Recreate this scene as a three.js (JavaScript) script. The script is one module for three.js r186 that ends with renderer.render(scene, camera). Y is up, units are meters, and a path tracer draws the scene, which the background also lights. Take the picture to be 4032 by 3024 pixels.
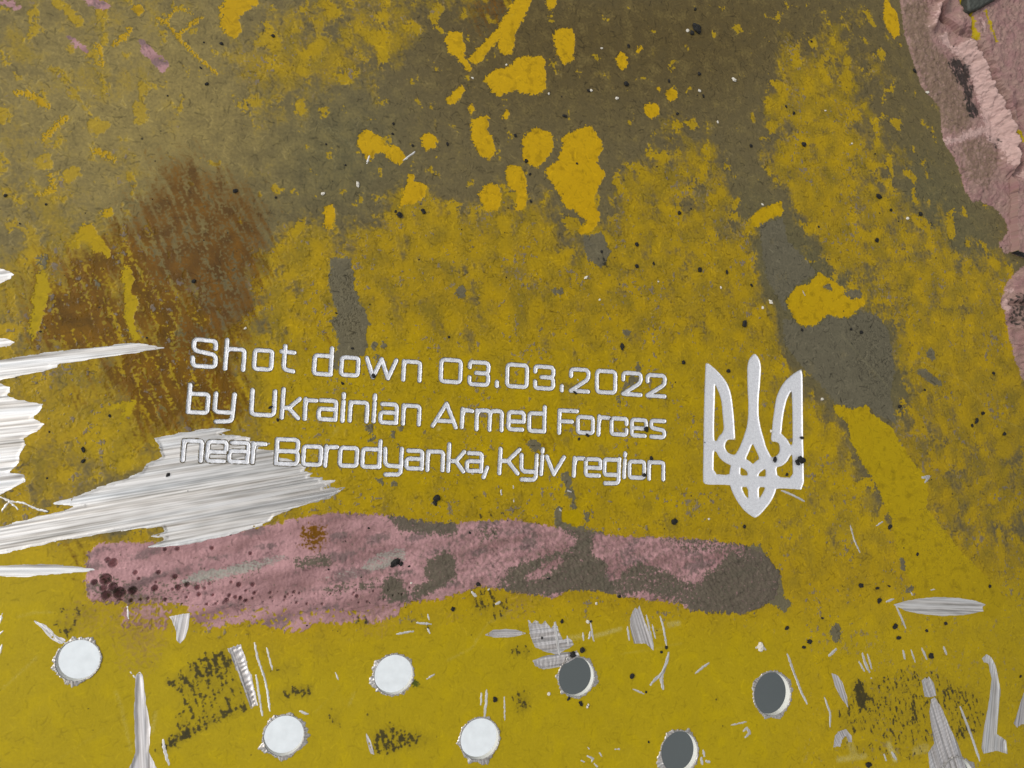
import * as THREE from 'three';
import { RoundedBoxGeometry } from 'three/addons/geometries/RoundedBoxGeometry.js';
import { mergeGeometries } from 'three/addons/utils/BufferGeometryUtils.js';

/* ------------------------------------------------------------------ camera, light, exposure */
// Millimetres are used for authoring; MM turns them into metres. The plate's face is the plane y = 0.
const MM = 0.001;
const F = 3028, PW = 4032, PH = 3024, CAM_H = 96.1;                 // focal length in pixels of the photograph, its size, height of the lens over the plate (mm)
const nC = new THREE.Vector3(901, 385, 3028).normalize();           // plate normal in camera axes
const xC = new THREE.Vector3(1, 0, 0).addScaledVector(nC, -nC.x).normalize();
const zC = new THREE.Vector3().crossVectors(xC, nC);
const scene = new THREE.Scene();
const camera = new THREE.PerspectiveCamera(2 * Math.atan(PH / 2 / F) * 180 / Math.PI, PW / PH, 0.005, 60);
{
  const e = (k) => new THREE.Vector3(xC.getComponent(k), nC.getComponent(k), zC.getComponent(k));
  camera.quaternion.setFromRotationMatrix(new THREE.Matrix4().makeBasis(e(0), e(1), e(2)));
  camera.position.set(0, CAM_H * MM, 0);
  camera.updateMatrixWorld();
}
const renderer = new THREE.WebGLRenderer();
renderer.toneMapping = THREE.LinearToneMapping;
renderer.toneMappingExposure = 0.8;
renderer.shadowMap.enabled = true;

const SUN = new THREE.Vector3(-0.74, 0.6, -0.2).normalize();      // from the left of the picture
{
  const W = 256, H = 128, data = new Float32Array(W * H * 4);
  for (let j = 0; j < H; j++) for (let i = 0; i < W; i++) {
    const v = (j + 0.5) / H, u = (i + 0.5) / W, el = (v - 0.5) * Math.PI, az = (u - 0.5) * 2 * Math.PI;
    const d = new THREE.Vector3(Math.cos(el) * Math.cos(az), Math.sin(el), Math.cos(el) * Math.sin(az));
    const s = Math.max(0, d.dot(SUN)), up = Math.max(0, d.y);
    const cloud = 0.08 * Math.sin(d.x * 5.1 + 2 * d.z) * Math.cos(d.z * 4.3 - d.x);
    let L = d.y > -0.02 ? 0.42 + 0.12 * up + 1.5 * s * s + cloud : 0.3;
    const k = (j * W + i) * 4;
    data[k] = L * 0.975; data[k + 1] = L * 1.0; data[k + 2] = L * 1.045; data[k + 3] = 1;
  }
  const sky = new THREE.DataTexture(data, W, H, THREE.RGBAFormat, THREE.FloatType);
  sky.mapping = THREE.EquirectangularReflectionMapping;
  sky.magFilter = sky.minFilter = THREE.LinearFilter;
  sky.needsUpdate = true;
  scene.background = sky; scene.environment = sky;
}
const sun = new THREE.DirectionalLight(0xfff4e4, 1.5);
sun.position.copy(SUN).multiplyScalar(0.6);
sun.castShadow = true; sun.shadow.radius = 20;
Object.assign(sun.shadow.camera, { left: -0.2, right: 0.2, top: 0.2, bottom: -0.2, near: 0.05, far: 2 });
scene.add(sun); scene.add(sun.target);

/* ------------------------------------------------------------------ helpers */
let seed = 20220303;
const rnd = () => { seed = (seed + 0x6d2b79f5) | 0; let t = Math.imul(seed ^ (seed >>> 15), 1 | seed); t = (t + Math.imul(t ^ (t >>> 7), 61 | t)) ^ t; return ((t ^ (t >>> 14)) >>> 0) / 4294967296; };
const PERM = new Uint8Array(512), GX = new Float32Array(256), GY = new Float32Array(256);
for (let i = 0; i < 256; i++) { PERM[i] = i; const a = rnd() * 6.28318; GX[i] = Math.cos(a); GY[i] = Math.sin(a); }
for (let i = 255; i > 0; i--) { const j = Math.floor(rnd() * (i + 1)), t = PERM[i]; PERM[i] = PERM[j]; PERM[j] = t; }
for (let i = 0; i < 256; i++) PERM[i + 256] = PERM[i];
function noise(x, y) {                                               // gradient noise, about -1..1
  const xf = Math.floor(x), yf = Math.floor(y), X = xf & 255, Y = yf & 255;
  x -= xf; y -= yf;
  const u = x * x * x * (x * (x * 6 - 15) + 10), v = y * y * y * (y * (y * 6 - 15) + 10);
  const a = PERM[PERM[X] + Y], b = PERM[PERM[X + 1] + Y], c = PERM[PERM[X] + Y + 1], d = PERM[PERM[X + 1] + Y + 1];
  const na = GX[a] * x + GY[a] * y, nb = GX[b] * (x - 1) + GY[b] * y, nc = GX[c] * x + GY[c] * (y - 1), nd = GX[d] * (x - 1) + GY[d] * (y - 1);
  const p = na + u * (nb - na), q = nc + u * (nd - nc);
  return 1.5 * (p + v * (q - p));
}
const fbm = (x, y, n = 4) => { let s = 0, a = 0.55; for (let i = 0; i < n; i++) { s += a * noise(x, y); x = x * 2.03 + 17.3; y = y * 2.03 - 9.1; a *= 0.52; } return s; };
const sstep = (a, b, x) => { x = (x - a) / (b - a); x = x < 0 ? 0 : x > 1 ? 1 : x; return x * x * (3 - 2 * x); };
const clamp = (x, a, b) => (x < a ? a : x > b ? b : x);
const lin = (c) => { c /= 255; return c <= 0.04045 ? c / 12.92 : Math.pow((c + 0.055) / 1.055, 2.4); };
const srgb = (c) => { c = clamp(c, 0, 1); return 255 * (c <= 0.0031308 ? c * 12.92 : 1.055 * Math.pow(c, 1 / 2.4) - 0.055); };

// a point of the photograph -> where that sight line meets the plane y = level (mm)
function plate(px, py, level = 0) {
  const a = px - PW / 2, b = PH / 2 - py, c = -F;
  const wx = a * xC.x + b * xC.y + c * xC.z, wy = a * nC.x + b * nC.y + c * nC.z, wz = a * zC.x + b * zC.y + c * zC.z;
  const t = (CAM_H - level) / -wy;
  return [wx * t, wz * t];
}
// reading scales: o = overview 2212 wide, p = photograph, rCR = tile in column C, row R of 1008 px, others = named crops
const CROPS = { o: [0, 0, 4032 / 2212], p: [0, 0, 1], a: [680, 1300, 1 / 4.148], b: [1180, 1330, 1 / 4.148], c: [1680, 1380, 1 / 4.148], d: [2180, 1400, 1 / 4.148], e: [680, 1650, 1 / 4.148], f: [1180, 1650, 1 / 4.148], g: [1680, 1650, 1 / 4.148], h: [2180, 1650, 1 / 4.148],
  t: [2720, 1350, 1 / 4.148], u: [2720, 1680, 1 / 4.148], s: [3600, 0, 1 / 4.794], q: [3700, 680, 1 / 4.148], w: [3800, 1050, 1 / 3.319], k: [2000, 2350, 1 / 2.461], m: [3300, 2500, 1 / 3.022], n: [300, 2050, 1 / 2.765], l: [1000, 2000, 1 / 2.212], i: [2000, 2000, 1 / 2.011], j: [0, 900, 1 / 2.766] };
for (let C = 0; C < 4; C++) for (let R = 0; R < 3; R++) CROPS['r' + C + R] = [C * 1008, R * 1008, 1008 / 1659];
const toPx = (k, list) => { const [x, y, f] = CROPS[k], out = []; for (let i = 0; i < list.length; i += 2) out.push([x + list[i] * f, y + list[i + 1] * f]); return out; };
const toMM = (k, list) => toPx(k, list).map(([x, y]) => plate(x, y));
const PXMM = (x, y) => { const a = plate(x - 50, y), b = plate(x + 50, y); return Math.hypot(a[0] - b[0], a[1] - b[1]) / 100; };

/* ------------------------------------------------------------------ the painted face: colour, relief and gloss of the coats */
const corners = [[0, 0], [PW, 0], [PW, PH], [0, PH]].map(([x, y]) => plate(x, y));
const BX0 = Math.min(...corners.map((c) => c[0])) - 5, BX1 = Math.max(...corners.map((c) => c[0])) + 5;
const BZ0 = Math.min(...corners.map((c) => c[1])) - 5, BZ1 = Math.max(...corners.map((c) => c[1])) + 2.4;
const TW = 2048, TH = Math.round(TW * (BZ1 - BZ0) / (BX1 - BX0)), TPM = TW / (BX1 - BX0);   // texels per mm
const HW = TW >> 1, HH = Math.ceil(TH / 2);
const toTex = ([x, z]) => [(x - BX0) * TPM, (z - BZ0) * TPM];

function canvasOf(w, h, scale, draw) {
  const c = document.createElement('canvas'); c.width = w; c.height = h;
  const g = c.getContext('2d'); g.fillStyle = '#000'; g.fillRect(0, 0, w, h); g.lineCap = 'round'; g.lineJoin = 'round';
  const path = (k, list) => { g.beginPath(); toMM(k, list).forEach((p, i) => { const [x, y] = toTex(p); i ? g.lineTo(x * scale, y * scale) : g.moveTo(x * scale, y * scale); }); };
  const grey = (v) => { const n = Math.round(255 * v); return `rgb(${n},${n},${n})`; };
  draw({
    g, grey,
    fill: (v, k, ...list) => { path(k, list); g.closePath(); g.fillStyle = grey(v); g.fill(); },
    line: (v, wpx, k, ...list) => { path(k, list); g.strokeStyle = grey(v); g.lineWidth = wpx * 0.0335 * TPM * scale; g.stroke(); },
    dot: (v, r, k, ...list) => { for (const p of toMM(k, list)) { const [x, y] = toTex(p); g.beginPath(); g.arc(x * scale, y * scale, r * 0.0335 * TPM * scale, 0, 7); g.fillStyle = grey(v); g.fill(); } },
  });
  const d = g.getImageData(0, 0, w, h).data, out = new Float32Array(w * h);
  for (let i = 0; i < w * h; i++) out[i] = d[i * 4] / 255;
  return out;
}
function blur(a, w, h, r) {
  if (r < 1) return a;
  const t = new Float32Array(a.length);
  for (let pass = 0; pass < 2; pass++) {
    for (let y = 0; y < h; y++) { let s = 0; for (let x = -r; x <= r; x++) s += a[y * w + clamp(x, 0, w - 1)]; for (let x = 0; x < w; x++) { t[y * w + x] = s / (2 * r + 1); s += a[y * w + Math.min(w - 1, x + r + 1)] - a[y * w + Math.max(0, x - r)]; } }
    for (let x = 0; x < w; x++) { let s = 0; for (let y = -r; y <= r; y++) s += t[clamp(y, 0, h - 1) * w + x]; for (let y = 0; y < h; y++) { a[y * w + x] = s / (2 * r + 1); s += t[Math.min(h - 1, y + r + 1) * w + x] - t[Math.max(0, y - r) * w + x]; } }
  }
  return a;
}
const field = (r, draw) => blur(canvasOf(HW, HH, 0.5, draw), HW, HH, r);
function samp(f, x, y) {                                             // bilinear, texel coordinates
  x = clamp(x * 0.5 - 0.25, 0, HW - 1.001); y = clamp(y * 0.5 - 0.25, 0, HH - 1.001);
  const i = x | 0, j = y | 0, u = x - i, v = y - j, k = j * HW + i;
  return (f[k] * (1 - u) + f[k + 1] * u) * (1 - v) + (f[k + HW] * (1 - u) + f[k + HW + 1] * u) * v;
}

// where the yellow primer shows through the worn grey coat (0..1 = share of the surface)
const YELLOW_WORN = field(15, ({ fill, line }) => {
  fill(0.34, 'o', -50, -50, 420, -50, 420, 60, 330, 130, 420, 230, 330, 330, 330, 480, 100, 560, -50, 560);
  fill(0.62, 'o', 490, 80, 560, 50, 700, -40, 860, -40, 870, 90, 880, 150, 830, 172, 780, 142, 755, 165, 705, 195, 650, 240, 622, 296, 590, 290, 545, 240, 500, 190, 470, 140);
  fill(0.66, 'o', 870, 30, 900, -40, 1110, -40, 1060, 30, 1000, 20, 960, 60, 885, 65);
  line(0.85, 20, 'o', 818, -10, 835, 40, 862, 110, 880, 160);
  fill(0.78, 'o', 540, 560, 600, 500, 660, 470, 690, 430, 735, 500, 760, 560, 800, 480, 840, 440, 850, 390, 890, 370, 930, 400, 1000, 450, 1060, 440, 1080, 400, 1130, 430, 1230, 480, 1300, 490, 1322, 400, 1370, 335, 1430, 330, 1450, 270, 1500, 250, 1540, 330, 1580, 390, 1620, 450, 1650, 600, 1690, 800, 1800, 900, 1850, 1000, 1900, 1100, 1960, 1240, 1700, 1260, 1500, 1170, 1000, 1140, 700, 1120, 560, 1110, 540, 1000, 530, 930, 560, 850, 540, 780, 520, 720, 560, 640);
  fill(0.6, 'o', 1320, 420, 1370, 335, 1430, 330, 1450, 270, 1500, 250, 1540, 330, 1580, 390, 1620, 450, 1640, 540, 1500, 520, 1400, 470);
  fill(0.45, 'o', 1150, 340, 1210, 430, 1240, 500, 1180, 520, 1120, 470);
  fill(0.66, 'o', 1640, 300, 1645, 180, 1700, 110, 1780, 50, 1850, 60, 1880, 130, 1900, 200, 1960, 330, 2000, 420, 2100, 480, 2180, 560, 2260, 700, 2260, 1300, 1900, 1280, 1950, 900, 1920, 700, 1800, 620, 1750, 520, 1680, 420);
  fill(0.3, 'o', 1660, 20, 1880, 0, 1930, 100, 1960, 250, 2010, 380, 2080, 440, 2150, 530, 2080, 560, 1990, 480, 1940, 400, 1880, 250, 1800, 100, 1700, 100);
  fill(0.86, 'o', 1700, 300, 1760, 260, 1800, 380, 1850, 470, 1880, 560, 1800, 580, 1740, 480);
  fill(0.9, 'o', 1960, 700, 2060, 640, 2180, 720, 2190, 900, 2120, 960, 2020, 800);
  fill(0.74, 'o', 60, 540, 180, 480, 300, 500, 540, 800, 560, 1000, 340, 1000, 120, 1090, -40, 1180, -40, 560);
  fill(0.97, 'o', -260, 1140, 200, 1150, 330, 1160, 600, 1130, 660, 1115, 840, 1110, 1180, 1130, 1480, 1160, 1640, 1180, 1700, 1230, 1960, 1210, 2460, 1250, 2460, 1900, -260, 1900);
  fill(0.72, 'o', 1690, 1040, 1800, 980, 1880, 1090, 1940, 1200, 1760, 1240, 1650, 1180);
  fill(0.6, 'o', 2040, 1000, 2260, 980, 2260, 1270, 2170, 1260, 2100, 1180);
  fill(0.08, 'o', 560, 300, 640, 260, 760, 180, 900, 170, 960, 240, 1010, 420, 900, 370, 840, 400, 790, 480, 740, 520, 690, 430, 600, 480, 540, 420);
  for (const [x0, y0, x1, y1, w, v] of [[1455, 190, 1470, 330, 14, 0.8], [1420, 250, 1450, 330, 26, 0.8], [1530, 160, 1532, 240, 18, 0.6], [1350, 290, 1345, 420, 24, 0.7], [1560, 300, 1600, 420, 30, 0.4], [1480, 330, 1500, 460, 26, 0.3], [1230, 520, 1290, 640, 26, 0.5], [1400, 380, 1430, 520, 34, 0.85], [1700, 160, 1760, 300, 40, 0.8], [1800, 80, 1850, 200, 36, 0.85], [1720, 280, 1800, 520, 40, 0.92], [1860, 220, 1930, 420, 44, 0.4], [1780, 330, 1850, 520, 34, 0.5], [620, 520, 690, 700, 30, 0.9], [1650, 640, 1720, 900, 30, 0.55], [1580, 520, 1650, 680, 36, 0.85], [950, 420, 980, 540, 20, 0.5], [1060, 480, 1090, 620, 26, 0.9], [800, 520, 830, 640, 26, 0.92], [880, 560, 930, 700, 30, 0.6], [1920, 940, 2120, 1180, 60, 0.6], [2040, 560, 2180, 760, 50, 0.85], [1960, 500, 2080, 640, 40, 0.5]]) line(v, w, 'o', x0, y0, (x0 + x1) / 2 + 8, (y0 + y1) / 2, x1, y1);
  line(0.9, 24, 'o', 95, 380, 85, 420, 110, 425, 122, 400, 112, 385);
  line(0.85, 24, 'o', 70, 460, 72, 530, 60, 560);
});
// chips whose edge is sharp: bare yellow primer
const YELLOW_CHIP = field(1, ({ fill, line, dot }) => {
  const V = 1;
  fill(V, 'o', 475, 20, 483, 2, 500, -12, 560, -12, 560, 12, 535, 22, 516, 40, 524, 62, 512, 86, 492, 78, 474, 55);
  fill(V, 'o', 970, 67, 996, 67, 1005, 97, 1003, 123, 1025, 157, 1006, 150, 993, 133, 983, 120, 966, 113, 968, 97, 956, 88);
  fill(V, 'o', 1010, 127, 1046, 90, 1073, 62, 1098, 20, 1120, -12, 1150, -12, 1140, 25, 1110, 60, 1085, 75, 1053, 113, 1030, 143);
  fill(V, 'o', 1073, 103, 1090, 67, 1125, 20, 1137, 30, 1114, 70, 1108, 115, 1090, 122);
  fill(V, 'o', 1045, 172, 1060, 155, 1075, 148, 1100, 145, 1115, 125, 1140, 120, 1175, 122, 1178, 150, 1180, 190, 1165, 205, 1140, 205, 1110, 195, 1075, 210, 1060, 195);
  fill(V, 'o', 960, 215, 975, 205, 995, 182, 1004, 182, 1000, 205, 990, 220, 970, 227);
  fill(V, 'o', 1010, 237, 1018, 224, 1028, 232, 1025, 246, 1015, 246);
  fill(V, 'o', 1018, 260, 1035, 250, 1055, 250, 1055, 285, 1073, 322, 1058, 348, 1035, 335, 1018, 300);
  fill(V, 'o', 1085, 252, 1095, 232, 1102, 245, 1095, 262, 1083, 258);
  fill(V, 'o', 770, 312, 780, 280, 795, 280, 830, 300, 830, 315, 840, 318, 843, 306, 862, 320, 878, 335, 868, 356, 845, 350, 825, 325, 808, 338, 795, 350, 788, 335);
  fill(V, 'o', 907, 300, 925, 284, 947, 300, 942, 320, 925, 325, 912, 318);
  fill(V, 'o', 1127, 300, 1140, 285, 1160, 276, 1190, 285, 1195, 320, 1180, 345, 1160, 365, 1138, 355, 1128, 340);
  fill(V, 'o', 1269, 270, 1281, 277, 1288, 293, 1299, 300, 1301, 323, 1288, 353, 1309, 377, 1293, 403, 1283, 433, 1298, 467, 1283, 497, 1256, 508, 1246, 497, 1269, 480, 1239, 453, 1223, 453, 1206, 417, 1173, 370, 1203, 347, 1216, 317, 1211, 297);
  fill(V, 'o', 1090, 365, 1106, 357, 1126, 363, 1138, 390, 1136, 450, 1110, 457, 1117, 420, 1095, 400);
  fill(0.8, 'o', 1193, 73, 1206, 60, 1236, 60, 1244, 80, 1239, 133, 1216, 142, 1199, 110);
  fill(V, 'o', 1178, -12, 1204, -12, 1199, 17, 1183, 25);
  fill(V, 'o', 1330, 125, 1342, 110, 1352, 118, 1357, 140, 1342, 157, 1333, 140);
  fill(V, 'o', 1370, 118, 1380, 98, 1390, 100, 1380, 115);
  fill(V, 'o', 1388, 230, 1400, 223, 1420, 225, 1425, 245, 1410, 258, 1393, 250);
  fill(V, 'o', 1435, 205, 1445, 190, 1465, 195, 1460, 215, 1445, 223);
  fill(V, 'o', 1412, 192, 1428, 188, 1425, 199);
  fill(V, 'o', 1620, 470, 1640, 452, 1690, 432, 1692, 462, 1660, 475, 1640, 490, 1625, 488);
  fill(V, 'o', 1696, 650, 1719, 620, 1749, 610, 1769, 586, 1792, 603, 1832, 626, 1859, 636, 1872, 653, 1846, 676, 1829, 688, 1786, 680, 1762, 703, 1729, 705, 1712, 680);
  fill(V, 'o', 1799, 873, 1819, 876, 1839, 883, 1872, 875, 1882, 893, 1926, 923, 1942, 953, 1976, 1003, 2002, 1030, 2006, 1073, 2000, 1106, 1990, 1150, 1950, 1160, 1925, 1120, 1906, 1083, 1892, 1043, 1859, 996, 1836, 953, 1829, 913, 1802, 890);
  fill(0.62, 'o', 1920, 1110, 2000, 1090, 2080, 1190, 2180, 1290, 2150, 1340, 1990, 1300, 1940, 1210);
  fill(V, 'o', 1912, -12, 1925, 10, 1940, 30, 1945, 75, 1930, 82, 1915, 60, 1908, 40);
  fill(V, 'o', 180, 482, 200, 480, 212, 505, 222, 540, 205, 550, 190, 520, 165, 510);
  fill(V, 'o', 262, 585, 278, 570, 290, 600, 285, 630, 300, 650, 288, 690, 305, 740, 285, 730, 268, 690, 270, 640);
  fill(V, 'o', 80, 590, 100, 580, 110, 620, 95, 680, 75, 740, 62, 720, 70, 650);
  fill(V, 'o', 700, 450, 720, 435, 725, 470, 715, 500, 700, 490);
  fill(V, 'o', 875, 400, 885, 375, 897, 372, 893, 392, 925, 400, 915, 430, 890, 440, 860, 450);
  fill(0.7, 'o', 1030, 420, 1050, 395, 1075, 395, 1085, 420, 1080, 455, 1050, 460);
  fill(V, 'i', 420, 20, 560, 10, 585, 60, 570, 130, 500, 140, 430, 110);
  fill(V, 'i', 2070, 520, 2115, 560, 2110, 630, 2040, 620);
  fill(V, 'i', 1910, 440, 1950, 405, 1965, 425, 1930, 455);
  fill(V, 'i', 40, 590, 70, 580, 110, 650, 95, 680, 60, 640);
  line(V, 14, 'r00', 1020, 110, 1100, 170, 1180, 270, 1260, 350, 1410, 480);
  line(V, 13, 'r00', 1150, 230, 1240, 160, 1320, 100);
  line(V, 12, 'r00', 1090, 130, 1120, 70, 1180, 55, 1255, 85);
  line(0.8, 24, 'r00', 640, 290, 660, 420); line(0.8, 24, 'r00', 740, 290, 800, 250, 850, 185);
  line(0.8, 30, 'r00', 120, 600, 200, 610, 310, 690); line(0.8, 26, 'r00', 280, 900, 350, 830, 430, 760);
  line(0.8, 30, 'r00', 610, 970, 680, 1000, 730, 1020); line(0.7, 26, 'r00', 330, 1130, 350, 1240, 240, 1260);
  dot(V, 20, 'r00', 700, 1380, 895, 60); line(V, 28, 'r00', 480, 1590, 560, 1470, 640, 1560, 700, 1650);
  line(V, 20, 'o', 240, 880, 290, 870, 265, 905);
});
// brown oily stain
const BROWN = field(9, ({ fill }) => {
  fill(0.56, 'o', 60, 560, 200, 520, 320, 400, 420, 330, 560, 420, 590, 520, 560, 680, 500, 800, 320, 780, 60, 760); fill(0.6, 'o', 240, 780, 520, 770, 550, 900, 480, 940, 300, 940);
  fill(0.66, 'o', 325, 400, 365, 320, 400, 340, 450, 410, 520, 430, 575, 480, 560, 560, 535, 640, 505, 700, 520, 780, 480, 810, 430, 760, 400, 650, 350, 540, 315, 450);
  fill(0.68, 'o', 400, 520, 560, 560, 520, 680, 470, 740, 420, 660);
  fill(0.72, 'o', 240, 530, 310, 480, 350, 560, 400, 680, 440, 745, 330, 755, 300, 660, 250, 600);
  fill(0.9, 'o', 135, 640, 165, 620, 210, 650, 262, 690, 255, 740, 180, 757, 142, 745);
  fill(0.9, 'j', 380, 890, 500, 860, 620, 930, 690, 1100, 730, 1250, 560, 1320, 410, 1360, 340, 1280, 360, 1100);
  fill(0.8, 'j', 700, 360, 900, 310, 1080, 380, 1100, 560, 1010, 800, 1250, 1000, 1400, 1180, 1050, 1260, 880, 1260, 1000, 1000, 860, 680, 780, 500);
  fill(0.62, 'j', 80, 750, 200, 720, 290, 860, 250, 1000, 140, 900);
  fill(0.8, 'r01', 410, 760, 540, 780, 530, 870, 400, 890); fill(0.85, 'r01', 400, 920, 470, 900, 450, 1050, 520, 1150, 520, 1260, 440, 1080);
  fill(0.78, 'r01', 560, 700, 830, 660, 1060, 640, 1080, 800, 1120, 950, 1080, 1090, 950, 1070, 800, 950, 700, 830);
  fill(0.72, 'r01', 780, 1140, 900, 1130, 1000, 1180, 1000, 1290, 900, 1240); fill(0.8, 'r01', 1060, 600, 1240, 560, 1450, 700, 1560, 830, 1600, 1100, 1500, 1080, 1300, 1000, 1200, 800, 1120, 700);
  fill(0.85, 'b', -60, 60, 300, 30, 430, 100, 480, 220, 220, 260, -60, 170);
  fill(0.8, 'd', -60, 1380, 20, 1200, 60, 1260, 40, 1400); fill(0.75, 'g', 1650, 320, 1900, 120, 2060, 100, 2000, 330, 1950, 500, 1850, 560, 1760, 540);
  fill(0.9, 'l', 230, 80, 420, 90, 420, 120, 300, 115); fill(0.95, 'l', 290, 310, 420, 240, 520, 110, 630, 105, 655, 260, 560, 350, 400, 335); fill(0.85, 'l', 660, 330, 740, 300, 700, 420, 650, 410);
  fill(0.75, 'l', 465, 460, 500, 430, 500, 500); fill(0.7, 'h', 210, 1100, 330, 1120, 350, 1400, 400, 1480, 260, 1470, 300, 1300);
  fill(0.66, 'n', 0, 200, 200, 200, 300, 330, 260, 460, 60, 480, 0, 400); fill(0.6, 'c', 1780, 20, 1880, 0, 2000, 0, 1900, 80);
  fill(0.55, 'o', 1030, -20, 1115, -20, 1090, 40, 1060, 70, 1020, 60);
});
// grey coat that kept a sharp edge
const GREY_FLAKE = field(1, ({ fill, line, dot }) => {
  fill(1, 'b', 700, -400, 900, -640, 1060, -420, 1000, -200, 1080, -30, 1110, 120, 1040, 260, 860, 300, 640, 380, 600, 560, 540, 520, 560, 240, 640, 100, 680, -100);
  fill(1, 'r11', 480, 10, 600, 0, 630, 80, 640, 200, 740, 440, 690, 560, 710, 640, 620, 650, 540, 560, 480, 420, 530, 380, 470, 200);
  fill(1, 'o', 1640, 486, 1692, 468, 1702, 520, 1742, 560, 1765, 590, 1718, 617, 1695, 645, 1700, 680, 1655, 600);
  fill(1, 'o', 1690, 690, 1712, 690, 1730, 708, 1765, 704, 1790, 682, 1830, 690, 1862, 672, 1897, 680, 1920, 720, 1925, 760, 1932, 800, 1922, 850, 1935, 915, 1890, 893, 1872, 875, 1838, 883, 1800, 868, 1770, 830, 1730, 790, 1695, 745);
  fill(1, 'r31', 360, 185, 400, 175, 430, 230, 380, 220); fill(1, 'r31', 480, 235, 540, 215, 610, 225, 610, 270, 540, 280); fill(1, 'r31', 1020, 610, 1060, 595, 1085, 660, 1060, 690, 1025, 650);
  fill(1, 'r31', 950, 745, 1010, 725, 1060, 770, 1130, 820, 1110, 850, 1040, 820);
  fill(1, 'r11', 1280, 230, 1350, 180, 1360, 270, 1320, 275); fill(1, 'o', 1258, 512, 1300, 500, 1320, 545, 1300, 580, 1268, 560);
  fill(1, 'g', 1640, 380, 1720, 300, 1850, 380, 1900, 480, 1780, 560, 1680, 480); fill(1, 'h', 80, 920, 220, 840, 310, 1000, 240, 1130, 330, 1120, 350, 1350, 400, 1480, 260, 1470, 300, 1290, 190, 1250, 190, 1080);
  fill(1, 'f', 1050, 80, 1220, 70, 1200, 190, 1120, 240, 1070, 180); fill(1, 'f', 1570, 130, 1680, 90, 1740, 180, 1620, 190); fill(1, 'f', 1100, 360, 1220, 230, 1290, 320, 1180, 400); fill(1, 'f', 1470, 190, 1540, 170, 1590, 290, 1560, 360, 1490, 270);
  fill(1, 'f', 1230, 980, 1330, 930, 1390, 1010, 1310, 1090); fill(1, 'f', 1450, 1070, 1560, 990, 1610, 1060, 1510, 1120); fill(1, 'f', 1560, 410, 1670, 390, 1650, 480, 1600, 470);
  fill(1, 'd', 1330, 130, 1410, 110, 1420, 280, 1345, 280); fill(1, 'd', 1150, 450, 1260, 340, 1390, 330, 1380, 420, 1220, 500, 1100, 640, 1080, 780, 1010, 840, 1060, 640);
  fill(1, 'b', 1180, 50, 1260, 90, 1260, 190, 1170, 210); fill(1, 'b', 1320, 60, 1400, 80, 1450, 150, 1360, 210); fill(1, 'b', 1200, 290, 1290, 260, 1310, 340, 1230, 360);
  fill(1, 'i', 370, -20, 430, -20, 420, 100, 520, 150, 620, 130, 590, 60, 630, 0, 640, 90, 600, 160, 760, 190, 760, 230, 640, 240, 420, 230, 370, 160);
  fill(1, 'i', 1840, 300, 1990, 290, 2070, 400, 2060, 460, 2120, 480, 2030, 600, 2000, 700, 2160, 740, 2030, 740, 1900, 800, 1900, 500); fill(1, 'i', 2120, 540, 2160, 520, 2180, 700, 2130, 620);
  fill(0.9, 'r32', 390, 780, 430, 710, 470, 730, 470, 830, 430, 850); fill(0.9, 'r32', 850, 300, 880, 290, 900, 370, 870, 390); fill(0.9, 'r32', 890, 500, 940, 470, 950, 510, 900, 530); fill(0.8, 'r32', 0, 490, 70, 410, 80, 520, 160, 590, 110, 660, 0, 580);
  fill(0.9, 'r21', 240, 210, 330, 210, 340, 250, 270, 250); fill(0.9, 'r21', 700, 470, 790, 490, 740, 530);
  fill(0.8, 'j', 1010, 560, 1040, 540, 1110, 600, 1100, 650, 1040, 630); fill(0.8, 'j', 1190, 660, 1230, 650, 1225, 700); fill(0.7, 'j', 470, 270, 540, 280, 520, 480, 450, 440, 390, 330);
});
// pale pink sealant, its grey-green dirt, and the bits of silvery metal in it
const PINK = field(1, ({ fill, line }) => {
  fill(1, 'o', 190, 1196, 205, 1178, 235, 1172, 330, 1172, 500, 1150, 600, 1130, 660, 1116, 720, 1108, 840, 1113, 940, 1130, 1110, 1122, 1180, 1135, 1320, 1157, 1480, 1163, 1600, 1175, 1655, 1200, 1685, 1235, 1675, 1290, 1640, 1312, 1610, 1326, 1530, 1322, 1484, 1318, 1470, 1302, 1420, 1297, 1340, 1287, 1290, 1276, 1230, 1273, 1195, 1292, 1130, 1282, 1036, 1265, 1000, 1278, 950, 1295, 890, 1300, 860, 1312, 800, 1316, 740, 1318, 640, 1318, 560, 1310, 480, 1316, 400, 1308, 370, 1302, 260, 1301, 192, 1298, 186, 1260);
  fill(0.62, 'o', 400, 1305, 480, 1312, 560, 1306, 640, 1315, 830, 1312, 830, 1326, 740, 1350, 690, 1345, 655, 1364, 600, 1362, 540, 1345, 450, 1360, 415, 1345);
  fill(0.75, 'o', 770, 1312, 870, 1310, 860, 1330, 800, 1350); fill(0.5, 'n', 480, 940, 900, 900, 1050, 960, 1000, 1189, 480, 1189);
  fill(1, 'r00', 510, -30, 560, -30, 660, 0, 720, 30, 690, 65, 620, 50, 560, 20); fill(1, 'r00', -20, 0, 60, 0, 140, 40, 120, 70, 40, 40);
  fill(1, 'r00', 900, 230, 960, 290, 1040, 360, 1100, 420, 1070, 470, 1030, 460, 990, 400, 920, 340); fill(1, 'r00', 420, 220, 470, 240, 540, 290, 585, 330, 570, 350, 480, 290);
});
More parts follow.
